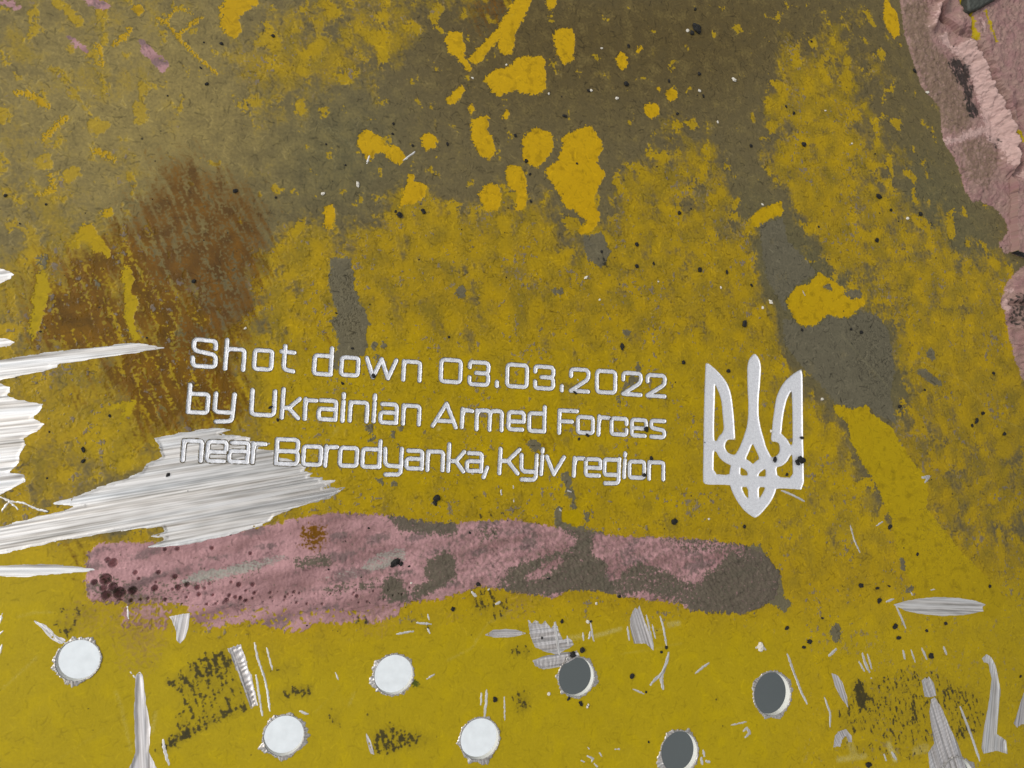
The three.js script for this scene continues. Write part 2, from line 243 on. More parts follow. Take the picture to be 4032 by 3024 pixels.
const PINK_DIRT = field(2, ({ fill, line }) => {
  fill(1, 'r12', 840, 10, 1100, 10, 1300, 60, 1310, 150, 1150, 140, 950, 130, 870, 60); fill(1, 'r12', 1090, 330, 1230, 240, 1290, 290, 1300, 420, 1150, 520, 1010, 580, 1010, 490, 1110, 450);
  fill(1, 'r12', 800, 430, 930, 400, 980, 530, 1000, 580, 900, 590, 830, 560); fill(0.8, 'r12', 640, 450, 780, 440, 780, 490, 650, 505); fill(0.75, 'r12', 430, 500, 610, 455, 610, 510, 440, 530); fill(0.7, 'r12', 1540, 440, 1700, 400, 1700, 560, 1560, 510);
  fill(0.85, 'r12', 230, 310, 480, 270, 500, 350, 270, 360); fill(0.55, 'r12', 1430, 90, 1560, 80, 1580, 180, 1450, 190);
  fill(1, 'r22', 280, 80, 410, 80, 530, 130, 510, 280, 620, 320, 600, 420, 700, 520, 620, 560, 420, 510, 300, 530, 140, 540, 0, 520, -40, 380, 60, 330, 280, 260, 390, 240, 420, 180);
  fill(0.8, 'r22', 620, 460, 820, 310, 980, 370, 1100, 430, 1200, 470, 1260, 370, 1400, 420, 1440, 330, 1560, 220, 1660, 280, 1660, 480, 1600, 600, 1450, 580, 1560, 650, 1250, 650, 1100, 590, 960, 560, 850, 520, 700, 560);
  fill(1, 'o', 1560, 1210, 1600, 1160, 1720, 1170, 1720, 1350, 1500, 1350, 1480, 1300); fill(0.5, 'o', 1400, 1150, 1600, 1165, 1620, 1200, 1480, 1190);
  fill(0.25, 'r22', 60, 420, 180, 340, 330, 280, 330, 330, 200, 430, 120, 460);
  line(0.35, 60, 'r02', 1100, 480, 1660, 360); fill(0.4, 'r02', 600, 400, 700, 380, 900, 480, 1300, 600, 700, 600, 560, 560);
});
const SILVER = field(1, ({ fill, line }) => {
  fill(0.9, 'n', 1080, 680, 1300, 560, 1600, 500, 1900, 440, 2212, 370, 2212, 450, 1900, 560, 1500, 650, 1200, 690); fill(0.7, 'l', -60, 470, 300, 390, 280, 450, 0, 530); fill(0.8, 'l', 930, 490, 1100, 380, 1320, 340, 1330, 460, 1150, 530, 1000, 560);
  fill(0.5, 'l', 450, 640, 700, 550, 950, 520, 940, 600, 700, 620);
});
// black rubber marks, given as share of the surface
const RUBBER = field(2, ({ fill, line }) => {
  fill(0.36, 'r02', 1080, 1100, 1220, 990, 1370, 920, 1470, 890, 1500, 950, 1530, 1010, 1570, 1100, 1600, 1240, 1400, 1360, 1250, 1450, 1100, 1530, 1060, 1500, 1150, 1400, 1140, 1300, 1180, 1180, 1130, 1150);
  fill(0.62, 'r02', 1240, 990, 1370, 920, 1470, 890, 1500, 1000, 1380, 1060, 1280, 1100); fill(0.62, 'r02', 1080, 1100, 1200, 1050, 1230, 1110, 1140, 1170);
  line(0.85, 26, 'r02', 1060, 1530, 1150, 1470, 1250, 1425); line(0.75, 14, 'r02', 1310, 1390, 1450, 1320, 1600, 1265); line(0.5, 10, 'r02', 950, 960, 1040, 1020);
  fill(0.55, 'r12', 720, 1440, 850, 1390, 1000, 1420, 1070, 1420, 1080, 1500, 1000, 1530, 850, 1570, 760, 1570); fill(0.35, 'r12', 1060, 1440, 1190, 1460, 1080, 1510); fill(0.42, 'r12', 820, 1390, 900, 1370, 930, 1430, 840, 1440);
  fill(0.55, 'r12', 90, 1180, 200, 1150, 320, 1110, 370, 1120, 365, 1195, 240, 1180, 100, 1205); line(0.85, 12, 'r12', 210, 1185, 300, 1150, 350, 1185);
  fill(0.42, 'r12', 460, 1300, 540, 1270, 545, 1390, 500, 1380); fill(0.25, 'r12', 710, 1310, 800, 1310, 790, 1380, 720, 1370); fill(0.25, 'r12', 60, 990, 290, 960, 290, 1050, 60, 1060);
  fill(0.5, 'r22', -20, 870, 100, 875, 140, 910, 100, 940, -20, 930); fill(0.46, 'r22', 10, 1170, 110, 1150, 118, 1250, 60, 1300, 30, 1320); line(0.9, 12, 'r22', 60, 1290, 100, 1260);
  fill(0.52, 'r02', 350, 700, 470, 705, 500, 760, 450, 810, 380, 790); fill(0.3, 'r02', 300, 610, 560, 600, 640, 640, 500, 740, 430, 680);
  fill(0.31, 'm', 180, 620, 560, 460, 850, 380, 1050, 400, 1400, 560, 1700, 700, 1780, 880, 1700, 1200, 1400, 1280, 1000, 1300, 700, 1300, 300, 1150, 0, 1250, 0, 900); fill(0.22, 'm', 0, 1250, 700, 1300, 1100, 1300, 1000, 1500, 300, 1480, 0, 1440);
  fill(0.85, 'm', 180, 600, 230, 500, 280, 560, 340, 700, 320, 900, 260, 900, 200, 750); fill(0.6, 'm', 840, 790, 920, 780, 960, 1040, 900, 1060); fill(0.7, 'm', 1420, 1110, 1520, 1110, 1500, 1210, 1420, 1180);
  line(0.7, 14, 'm', 890, 460, 950, 590); line(0.6, 18, 'm', 1250, 720, 1400, 720); line(0.6, 18, 'm', 1380, 650, 1480, 740); line(0.55, 14, 'm', 600, 880, 720, 870);
  fill(0.5, 'l', 1380, 990, 1550, 980, 1560, 1060, 1480, 1100, 1500, 1020, 1400, 1010); fill(0.36, 'l', 1860, 720, 2050, 700, 2212, 780, 2212, 1000, 1900, 900); line(0.9, 12, 'l', 860, 960, 1030, 985); fill(0.6, 'l', 1000, 930, 1100, 910, 1060, 950);
  line(0.7, 9, 'l', 680, 1050, 750, 1060); line(0.6, 9, 'l', 1840, 60, 1960, 60, 2100, 65); line(0.85, 7, 'i', -20, 125, 120, 105, 240, 108, 280, 135);
  fill(0.55, 'g', 640, 1430, 760, 1450, 780, 1510, 700, 1470); line(0.7, 8, 'g', 640, 1560, 930, 1565); line(0.75, 9, 'g', 1000, 1560, 1180, 1580, 1340, 1555); fill(0.6, 'g', 1340, 1360, 1400, 1340, 1380, 1550, 1330, 1540); line(0.7, 8, 'g', 810, 1320, 930, 1325);
  fill(0.75, 's', 620, 1180, 700, 1100, 830, 1130, 900, 1200, 960, 1300, 1010, 1400, 1000, 1640, 880, 1640, 760, 1600, 740, 1500, 680, 1350); fill(0.75, 's', 870, 1640, 1100, 1640, 1050, 1860, 1180, 2100, 1180, 2230, 990, 2260, 960, 2150, 900, 1850);
  fill(0.7, 's', 1100, 2620, 1160, 2560, 1240, 2620); fill(0.4, 's', 1340, 2650, 1560, 2560, 1560, 2900, 1450, 2860); fill(0.5, 'w', 560, 400, 700, 360, 770, 700, 770, 800, 560, 800, 540, 720);
  fill(0.55, 'b', 1260, 560, 1360, 580, 1290, 640); fill(0.5, 'r21', 540, 20, 620, 0, 640, 60, 590, 90);
});
const DUST = field(8, ({ fill }) => { fill(0.7, 'r02', 790, 640, 1040, 640, 1020, 820, 940, 920, 930, 1020, 880, 1040, 860, 950, 870, 860, 800, 760); fill(0.6, 'r02', 470, 640, 720, 600, 640, 700, 490, 750); fill(0.5, 'r12', 700, 700, 900, 650, 880, 720, 740, 760); fill(0.45, 'r12', 1160, 665, 1420, 670, 1400, 690, 1160, 690); fill(0.5, 'i', 0, 720, 120, 720, 200, 790, 40, 830); });
const GREEN = field(1, ({ fill, line }) => { fill(0.75, 'r12', 1010, 1080, 1080, 1095, 1040, 1135, 1000, 1115); line(0.8, 8, 'k', 900, 730, 895, 820, 870, 890, 810, 955); });
const PALE = field(1, ({ fill, line, dot }) => {                    // light scuffs where the coat is scraped thin
  line(0.9, 4, 'r32', 0, 440, 110, 320, 220, 190); line(0.75, 4, 'r32', 860, 220, 950, 340, 1040, 465); line(0.65, 4, 'r32', 1180, 730, 1300, 920, 1410, 1060); line(0.6, 4, 'r32', 1340, 230, 1480, 240, 1659, 320); line(0.5, 4, 'r32', 480, 100, 780, 95);
  line(0.8, 5, 'r31', 900, 690, 1000, 685, 1100, 740, 1250, 800, 1370, 930, 1450, 1040, 1659, 1120); line(0.7, 5, 'r31', 470, 500, 560, 610, 680, 740, 800, 880, 920, 1040); line(0.8, 3, 't', 1160, 0, 1185, 500, 1190, 1000, 1190, 1480);
  line(0.8, 6, 'r02', 10, 1150, 120, 1050, 250, 930); line(0.65, 5, 'r02', 350, 1620, 520, 1510, 690, 1395); line(0.7, 6, 'r02', 110, 680, 220, 650, 350, 650); line(0.5, 5, 'r02', 0, 1420, 160, 1330, 330, 1160);
  line(0.8, 5, 'r12', 1230, 965, 1400, 880, 1500, 720, 1659, 640); line(0.6, 5, 'r12', 1310, 730, 1420, 830); line(0.65, 5, 'r12', 370, 1310, 440, 1240, 560, 1100);
  line(0.85, 5, 'f', 410, 410, 520, 270, 635, 110); line(0.6, 4, 'f', 585, 410, 640, 160); line(0.55, 4, 'f', 385, 920, 440, 790, 540, 530); line(0.6, 4, 'f', 690, 1080, 790, 900, 900, 520); line(0.8, 5, 'f', 165, 695, 300, 560); line(0.5, 4, 'd', 985, 1330, 990, 1600);
  line(0.6, 4, 'k', 0, 160, 130, 90, 270, 55); line(0.4, 5, 'k', 480, 75, 770, 100); line(0.55, 18, 'k', 840, 380, 950, 350, 1100, 305); line(0.85, 6, 'k', 1420, 330, 1560, 300, 1680, 265); line(0.7, 10, 'k', 1540, 260, 1670, 240); line(0.55, 5, 'k', 1130, 400, 1210, 400); line(0.55, 5, 'k', 1140, 440, 1210, 440); line(0.8, 5, 'k', 1090, 555, 1220, 535, 1390, 515, 1560, 470, 1700, 450); line(0.6, 5, 'k', 1430, 380, 1640, 345); line(0.5, 5, 'k', 1430, 420, 1640, 390);
  line(0.4, 26, 'k', 600, 400, 720, 380); line(0.5, 4, 'k', 1530, 850, 1610, 760); line(0.75, 3, 'm', 1270, 840, 1380, 1120, 1480, 1390); line(0.7, 4, 'm', 860, 1250, 940, 1275, 1030, 1250); line(0.6, 30, 'm', 600, 1300, 680, 1480); line(0.4, 44, 'm', 920, 1380, 1050, 1340); line(0.45, 30, 'm', 0, 1480, 320, 1440); line(0.4, 40, 'm', 120, 1250, 200, 1440); line(0.6, 5, 'm', 1200, 310, 1480, 370); line(0.35, 18, 'm', 2070, 830, 2090, 860);
  line(0.7, 5, 'r10', 290, 720, 440, 800, 550, 890, 640, 950); line(0.6, 4, 'r10', 1490, 290, 1659, 90); line(0.45, 4, 'r20', 630, 190, 800, 280, 1000, 430); line(0.7, 4, 'r20', 0, 110, 80, 0); dot(0.8, 5, 'r20', 680, 645, 515, 590, 1435, 515, 1215, 590); dot(0.9, 6, 'r00', 1020, 165, 1175, 260, 1310, 390);
  line(0.7, 5, 'r32', 530, 60, 550, 90); line(0.55, 6, 'r32', 515, 140, 555, 255); line(0.5, 4, 'r02', 730, 1150, 780, 1260, 810, 1420, 860, 1590); line(0.4, 12, 'r02', 750, 1160, 790, 1280, 850, 1560); line(0.6, 6, 'r02', 930, 1150, 965, 1220); line(0.6, 10, 'r02', 1010, 1290, 985, 1440); line(0.5, 10, 'r12', 640, 1160, 600, 1260);
  fill(0.55, 'r21', 1180, 915, 1210, 910, 1200, 935); dot(0.4, 14, 'c', 200, 1270); fill(0.45, 'c', 640, 1040, 720, 1110, 690, 1130);
});
const LIME = field(40, ({ fill }) => { fill(1, 'o', -260, 460, 300, 480, 600, 760, 1700, 900, 1760, 820, 2260, 700, 2460, 1900, -260, 1900); fill(0.5, 'o', 1500, 380, 1800, 380, 1900, 720, 1660, 760); });
const KHAKI = field(60, ({ fill }) => { fill(1, 'o', -60, -60, 420, -60, 470, 100, 520, 300, 480, 420, 300, 520, 60, 600, -60, 900); fill(0.4, 'o', 420, -60, 560, -60, 760, 300, 560, 480, 500, 300); });
const UMBER = field(50, ({ fill }) => { fill(1, 'o', 880, -60, 1800, -60, 1760, 60, 1640, 180, 1560, 220, 1420, 220, 1250, 240, 1120, 220, 980, 240, 900, 140); fill(0.5, 'o', 1800, -60, 1940, -60, 2000, 240, 2060, 380, 1900, 300, 1760, 120); });
const GREENISH = field(30, ({ fill }) => { fill(1, 'o', 560, 260, 800, 200, 860, 300, 760, 460, 640, 440); fill(1, 'o', 1560, 380, 1700, 460, 1900, 660, 1960, 820, 1940, 930, 1700, 760); fill(1, 'o', 1960, 260, 2080, 440, 2170, 560, 2080, 600, 1940, 420); fill(0.8, 'o', 1240, 490, 1320, 490, 1320, 590, 1240, 590); });
const CLEAN = field(20, ({ fill }) => { fill(1, 'o', -260, 1190, 190, 1190, 200, 1310, 600, 1380, 1000, 1300, 1460, 1330, 1700, 1330, 1720, 1900, -260, 1900); fill(0.65, 'o', 1700, 1320, 2300, 1240, 2460, 1900, 1700, 1900); fill(0.7, 'o', 180, 900, 330, 960, 300, 1060, 200, 1060); fill(0.45, 'o', 560, 720, 1500, 760, 1520, 1150, 600, 1110); fill(0.3, 'o', 1500, 700, 1720, 800, 1900, 1000, 2000, 1250, 1600, 1180, 1500, 1100); });
const CRACKLE = field(4, ({ fill }) => { fill(1, 'o', 1830, 675, 1900, 680, 1935, 740, 1940, 840, 1900, 870, 1850, 800); fill(0.8, 'o', 700, 580, 780, 600, 790, 740, 700, 720); });
// short fibres and pin-head spots in the coats, drawn once at full size
const FIBRE = canvasOf(TW, TH, 1, ({ g, grey }) => {
  g.fillStyle = grey(0.5); g.fillRect(0, 0, TW, TH);
  for (let i = 0; i < 42000; i++) {
    const x = rnd() * TW, y = rnd() * TH, a = rnd() * 6.283, l = 1.5 + rnd() * 5, b = a + (rnd() - 0.5) * 1.6, dark = rnd() < 0.62, v = dark ? 0.08 + 0.22 * rnd() : 0.64 + 0.2 * rnd();
    g.globalAlpha = 0.25 + 0.55 * rnd(); g.strokeStyle = grey(v); g.lineWidth = 0.9 + rnd() * 1.3;
    g.beginPath(); g.moveTo(x, y); g.lineTo(x + l * Math.cos(a), y + l * Math.sin(a)); g.lineTo(x + l * (Math.cos(a) + Math.cos(b)), y + l * (Math.sin(a) + Math.sin(b))); g.stroke();
  }
  for (let i = 0; i < 3200; i++) { g.globalAlpha = 0.5 + 0.5 * rnd(); g.fillStyle = grey(0.05); g.beginPath(); g.arc(rnd() * TW, rnd() * TH, 0.6 + 1.5 * rnd() * rnd() * rnd(), 0, 7); g.fill(); }
  for (let i = 0; i < 500; i++) { g.globalAlpha = 0.6; g.fillStyle = grey(0.95); g.beginPath(); g.arc(rnd() * TW, rnd() * TH, 0.4 + 0.7 * rnd(), 0, 7); g.fill(); }
  g.globalAlpha = 1;
});
const ALB = 0.86;
const C = (r, g, b) => [lin(r) * ALB, lin(g) * ALB, lin(b) * ALB];
const K_GREY = C(114, 102, 68), K_KHAKI = C(154, 136, 78), K_UMBER = C(94, 79, 42), K_GREENISH = C(102, 98, 68), K_YEL = C(183, 150, 8), K_YELB = C(206, 164, 2), K_LIME = C(186, 158, 4), K_PRIMER = C(182, 158, 6), K_OLIVE = C(138, 118, 26), K_BROWN = C(122, 80, 2), K_BROWN2 = C(86, 52, 1), K_FRECK = C(124, 113, 103), K_MAUVE = C(122, 104, 102),
  K_FLAKE = C(110, 104, 84), K_PINK = C(198, 152, 153), K_PINK2 = C(158, 119, 118), K_DIRT = C(100, 94, 78), K_SILVER = C(170, 168, 156), K_RUB = C(34, 36, 34), K_GREEN = C(40, 72, 30), K_PALE = C(214, 204, 140), K_SEAL = C(164, 134, 124), K_SEALD = C(128, 108, 88), K_SEALPALE = C(206, 174, 166), K_DUST = C(150, 116, 74);
const colour = new Uint8Array(TW * TH * 4), rough = new Uint8Array(TW * TH * 4), relief = new Float32Array(TW * TH);
// the torn sealant along the right edge is painted from its own field
const SEALANT = field(1, ({ fill, line }) => {
  fill(1, 'p', 3545, -80, 3545, 0, 3562, 134, 3592, 231, 3628, 340, 3700, 425, 3706, 516, 3716, 565, 3755, 620, 3780, 687, 3799, 753, 3829, 796, 3857, 792, 3917, 822, 3951, 860, 3964, 885, 3968, 910, 3944, 945, 3932, 962, 3941, 979, 3953, 998, 3980, 995, 4032, 1014, 4200, 1030, 4200, -80);
  fill(1, 'p', 3996, 1075, 3978, 1095, 3954, 1128, 3948, 1165, 3939, 1189, 3954, 1231, 3960, 1261, 3966, 1300, 3972, 1336, 3984, 1357, 3987, 1405, 4005, 1436, 4014, 1478, 4032, 1502, 4200, 1540, 4200, 1020, 4032, 1045);
});
const SEAL_DIRT = field(5, ({ fill }) => { fill(0.85, 'r30', 850, 0, 1030, 0, 1050, 280, 1180, 420, 1280, 640, 1320, 830, 1180, 880, 1120, 820, 1000, 560, 900, 300); fill(0.7, 'r30', 1220, 900, 1450, 880, 1500, 1060, 1400, 1250, 1260, 1150); fill(0.5, 'w', 560, 400, 770, 400, 770, 800, 540, 800); });
const SEAL_YELLOW = field(1, ({ line, fill }) => { line(1, 25, 's', 760, -30, 800, 150, 900, 300, 960, 450, 1000, 620, 1070, 780); line(0.9, 17, 's', 1180, 300, 1230, 450, 1290, 620, 1350, 760, 1420, 880); line(1, 22, 's', 1830, 2440, 1930, 2640, 2080, 2900); });
const SEAL_PALE = field(2, ({ fill, line }) => { fill(1, 'p', 3690, 160, 3720, 120, 3735, 190, 3783, 182, 3810, 225, 3832, 261, 3869, 352, 3917, 450, 3947, 516, 3966, 600, 3970, 680, 3945, 660, 3920, 580, 3880, 560, 3862, 480, 3850, 420, 3820, 330, 3780, 240); fill(0.9, 'p', 3700, 548, 3760, 545, 3800, 520, 3860, 500, 3870, 530, 3770, 565, 3720, 570); line(1, 14, 'p', 3690, -20, 3680, 40, 3660, 100, 3650, 118); fill(0.8, 'p', 3985, 690, 4100, 640, 4100, 760, 4010, 750); fill(0.8, 'w', 500, 330, 560, 280, 640, 280, 620, 340, 540, 360); fill(0.9, 'w', 460, 460, 540, 400, 570, 600, 520, 600); fill(0.9, 'w', 680, 1060, 770, 1010, 800, 1060, 720, 1080); line(0.8, 18, 's', 880, 20, 920, 200); line(0.9, 20, 's', 1070, 420, 1160, 560, 1180, 680); });  // paler tone along the crests and a few patches of the torn sealant
for (let j = 0, k = 0; j < TH; j++) for (let i = 0; i < TW; i++, k++) {
  const x = i / TPM, z = j / TPM;                                     // mm on the plate
  const n1 = noise(x * 5.2, z * 5.2), n2 = noise(x * 5.2 + 40, z * 5.2 + 11), n3 = noise(x * 1.7 + 5, z * 1.7), n4 = noise(x * 1.7 + 71, z * 1.7 + 3), n0 = noise(x * 11 + 3, z * 11 + 8);
  const big = noise(x * 0.16, z * 0.16), mid = noise(x * 0.55 + 9, z * 0.55), fine = noise(x * 2.9 + 31, z * 2.9 + 7);
  const wx = i + (n1 * 0.16 + n3 * 0.3) * TPM, wy = j + (n2 * 0.16 + n4 * 0.3) * TPM;
  const cx = i + (n1 * 0.16 + n3 * 0.26 + fine * 0.12) * TPM, cy = j + (n2 * 0.16 + n4 * 0.26 - n0 * 0.08) * TPM;
  const fb = FIBRE[k] - 0.5;
  // grey coat, with broad patches of tint
  const kh = clamp(samp(KHAKI, wx, wy) + 0.22 * mid + 0.12 * fine, 0, 1), um = clamp(samp(UMBER, wx, wy) + 0.2 * mid + 0.1 * fine, 0, 1) * (1 - kh), gr = clamp(samp(GREENISH, wx, wy) + 0.2 * mid, 0, 1) * 0.9;
  let r = K_GREY[0], g = K_GREY[1], b = K_GREY[2];
  r += (K_GREENISH[0] - r) * gr; g += (K_GREENISH[1] - g) * gr; b += (K_GREENISH[2] - b) * gr;
  r += (K_UMBER[0] - r) * um; g += (K_UMBER[1] - g) * um; b += (K_UMBER[2] - b) * um;
  r += (K_KHAKI[0] - r) * kh; g += (K_KHAKI[1] - g) * kh; b += (K_KHAKI[2] - b) * kh;
  const grit = 1.5 * fb, blot = 0.1 * mid + 0.11 * fine + 0.1 * n1 + 0.07 * n0 + 0.08 * n3;
  let m = 1 + blot + grit; r *= m; g *= m; b *= m;
  let h = 0.85 + 0.07 * n1 + 0.06 * n0 + 0.5 * fb, ro = 0.66;
  const put = (c, a, f = 1) => { r += (c[0] * f - r) * a; g += (c[1] * f - g) * a; b += (c[2] * f - b) * a; };
  // worn yellow
  const yw = samp(YELLOW_WORN, wx, wy), clean = samp(CLEAN, i, j);
  const streak = noise((x * 0.9 + z * 0.45) * 2.6, (z * 0.9 - x * 0.45) * 0.5);
  const wipe = noise((x * 0.94 - z * 0.34) * 1.5 + 7, (x * 0.34 + z * 0.94) * 0.16) + 0.5 * noise((x * 0.97 - z * 0.24) * 3.6, (x * 0.24 + z * 0.97) * 0.3 + 40);
  const isl = noise(x * 0.42 + 120, z * 0.36 + 60), q1 = 1 - 0.75 * clean;
  const film = sstep(0.26, 0.74, yw + (0.3 * noise(x * 0.22 + 80, z * 0.2) + 0.22 * mid + 0.15 * n3 + 0.08 * fine + 0.04 * n1 + 0.08 * wipe) * q1);
  const y1 = sstep(0.49, 0.55, yw * 0.8 + (0.62 * isl + 0.34 * mid + 0.22 * n3 + 0.14 * fine + 0.1 * n1 + 0.07 * wipe + 0.06 * n0) * q1 + 0.3 * clean - 0.04);
  const yf = 1 + (0.08 * mid + 0.05 * big + 0.1 * fine + 0.08 * n1 + 0.06 * n0) * (1 - 0.45 * clean) + (1.45 - 0.8 * clean) * fb;
  const oly = clamp(0.48 + 0.5 * noise(x * 0.36 + 50, z * 0.36) + 0.3 * mid + 0.22 * n3 + 0.25 * noise(x * 3.6, z * 3.6 + 20) - 0.8 * clean, 0, 0.95);
  const yr = K_YEL[0] + (K_PRIMER[0] - K_YEL[0]) * clean, yg = K_YEL[1] + (K_PRIMER[1] - K_YEL[1]) * clean, yb = K_YEL[2] + (K_PRIMER[2] - K_YEL[2]) * clean;
  put([yr + (K_OLIVE[0] - yr) * oly, yg + (K_OLIVE[1] - yg) * oly, yb + (K_OLIVE[2] - yb) * oly], film * (0.92 - 0.34 * kh), yf);
  put([yr + (K_OLIVE[0] - yr) * oly * 0.4, yg + (K_OLIVE[1] - yg) * oly * 0.4, yb + (K_OLIVE[2] - yb) * oly * 0.4], y1 * (0.45 + 0.5 * sstep(0.1, 0.5, isl + 0.3 * mid) + 0.3 * clean) * (1 - 0.25 * kh), yf * 1.04);
  h -= (0.5 - 0.05 * n0) * y1 + 0.12 * film; ro += (0.56 - ro) * Math.max(y1, film);
  // brown stain over it
  const bs = noise((x * 0.906 - z * 0.423) * 1.5 + 3, (x * 0.423 + z * 0.906) * 0.28), bv = samp(BROWN, wx, wy);
  const bs2 = noise((x * 0.9 - z * 0.436) * 3.4 + 31, (x * 0.436 + z * 0.9) * 0.24), bw = bv + 0.34 * bs + 0.14 * bs2 + 0.14 * n3 + 0.24 * fine + 0.18 * n1 + 0.1 * mid - (bv < 0.02 ? 0.7 : 0);
  const crispB = sstep(0.6, 0.72, bv), ba = sstep(0.47, 0.54, bw - 0.06 + 0.1 * fine + 0.1 * n3) * crispB * 0.97 + (1 - crispB) * clamp((bw - 0.22) * 1.75, 0, 0.95);
  if (ba > 0) { const q = clamp(0.45 + 0.8 * mid + 0.3 * fine, 0, 1); put([K_BROWN[0] + (K_BROWN2[0] - K_BROWN[0]) * q, K_BROWN[1] + (K_BROWN2[1] - K_BROWN[1]) * q, K_BROWN[2] + (K_BROWN2[2] - K_BROWN[2]) * q], ba * 0.9, 1 + 0.14 * bs2 + 0.1 * fine + 0.12 * n1 + 0.9 * fb); ro += (0.5 - ro) * ba; h -= 0.1 * ba; }
  // sharp chips
  const yc = sstep(0.45, 0.55, samp(YELLOW_CHIP, cx, cy) + 0.16 * n0 + 0.16 * n1 + clamp(kh + 0.3 * clean, 0, 1) * (0.36 * fine + 0.3 * n1 - 0.12));
  if (yc > 0) { const lm = clamp(samp(LIME, i, j) + 0.1 * mid, 0, 1); put([K_YELB[0] + (K_LIME[0] - K_YELB[0]) * lm, K_YELB[1] + (K_LIME[1] - K_YELB[1]) * lm, K_YELB[2]], yc, (1 + 0.08 * mid + 0.06 * fine + 0.05 * n1 - 0.22 * sstep(0.3, 0.7, noise(x * 0.8 + 300, z * 0.8) + 0.4 * n3 + 0.3 * n1) + 0.9 * fb) * (1 - 0.2 * clamp(kh + clean * 0.6, 0, 1))); h += (0.12 + 0.05 * n0 - h) * yc; ro += (0.46 - ro) * yc; }
  // left-over grey flakes, and freckles of grey
  const fr = sstep(0.42, 0.5, noise(x * 1.15 + 200, z * 1.15) * 0.5 + 0.34 * n3 + 0.34 * n1 + 0.3 * fine + 0.1 * streak + 0.12 * mid + 0.4 * noise(x * 0.2 + 33, z * 0.2 + 7) - 0.06) * (1 - sstep(0.5, 0.8, clean)) * (1 - yc) * film;
  const gl = samp(GREY_FLAKE, wx, wy), gf = Math.max(sstep(0.44, 0.56, gl + 0.26 * n1 + 0.2 * fine + (gl > 0.02 ? 0 : -0.5)), fr * 0.85);
  if (gf > 0) {
    let f = 1 + 0.1 * mid + 0.12 * n1 + 0.14 * fine + 0.08 * n0 + 1.9 * fb; const ck = samp(CRACKLE, i, j); let cr = 0;
    if (ck > 0.05) { const ux = (x * 0.8 + z * 0.6) * 1.15 + 0.5 * n3 + 0.3 * n1 + 0.4 * mid, uz = (z * 0.8 - x * 0.6) * 1.15 + 0.5 * n4 + 0.3 * n2; const e = Math.min(Math.abs(ux - Math.round(ux)), Math.abs(uz - Math.round(uz))); cr = 1.1 * Math.min(1, ck * 1.4) * (1 - sstep(0.02, 0.12, e)) * sstep(-0.5, 0.3, fine + mid); }
    put(gl > 0.3 ? K_FLAKE : K_FRECK, gf * 0.95, f - 0.45 * cr); h += (0.95 + 0.12 * n1 + 0.12 * fine + 0.4 * fb - 1.3 * cr - h) * gf; ro += (0.7 - ro) * gf;
  }
  // pink sealant
  const pk0 = samp(PINK, cx, cy);
  if (pk0 > 0.04) {
    const lace = noise(x * 2.1 + 8, z * 2.1 + 5), cell = Math.abs(noise(x * 1.6 + 90, z * 1.6)) ;
    const pk = sstep(0.42, 0.58, pk0 + 0.14 * n1 + 0.1 * fine + (pk0 < 0.85 ? 0.55 * (0.32 - cell) + 0.22 * lace : 0));
    const st2 = noise((x * 0.97 - z * 0.24) * 0.12 + 40, (z * 0.97 + x * 0.24) * 0.62), q = clamp(0.42 + 0.9 * st2 + 0.3 * mid + 0.22 * fine + 0.16 * n3, 0, 1);
    put([K_PINK[0] + (K_PINK2[0] - K_PINK[0]) * q, K_PINK[1] + (K_PINK2[1] - K_PINK[1]) * q, K_PINK[2] + (K_PINK2[2] - K_PINK[2]) * q], pk, 1 + 0.1 * fine + 0.1 * n1 + 0.06 * n0 + 1.3 * fb);
    put(K_MAUVE, pk * 0.7 * sstep(0.16, 0.62, noise((x * 0.97 - z * 0.24) * 0.22 + 4, (z * 0.97 + x * 0.24) * 0.7) + 0.3 * n3 + 0.25 * n1 + 0.2 * fine), 1 + 0.1 * fine + 1.3 * fb);
    h += (0.9 + 0.16 * n1 + 0.12 * n0 + 0.5 * fb - h) * pk; ro += (0.75 - ro) * pk;
    const dusty = sstep(0.1, 0.9, (x - 30) / 40) * 0.34; put(K_DIRT, pk * dusty * sstep(-0.5, 0.5, n3 + 0.6 * fine + 0.5 * n1), 1 + 1.2 * fb);
    const pd = sstep(0.34, 0.66, samp(PINK_DIRT, wx, wy) + 0.4 * n1 + 0.36 * fine + 0.24 * n3 + 0.2 * n0) * pk;
    put(K_DIRT, pd * 0.93, 1 + 0.16 * n1 + 0.1 * fine + 1.4 * fb); h += 0.2 * pd;
    const si = sstep(0.35, 0.7, samp(SILVER, cx, cy) * (0.85 + 0.5 * noise((x + z * 0.25) * 0.5, (z - x * 0.25) * 6) + 0.35 * n1)) * pk;
    put(K_SILVER, si * 0.8, 1 + 0.22 * n1); ro += (0.45 - ro) * si; h -= 0.3 * si;
    if (bv > 0.25) put(K_BROWN, sstep(0.36, 0.46, bv + 0.16 * fine + 0.12 * n1 + 0.08 * n3) * pk, 1 + 0.15 * fine + 0.5 * fb);
  }
  // sealant torn along the right edge
  const se0 = samp(SEALANT, cx, cy);
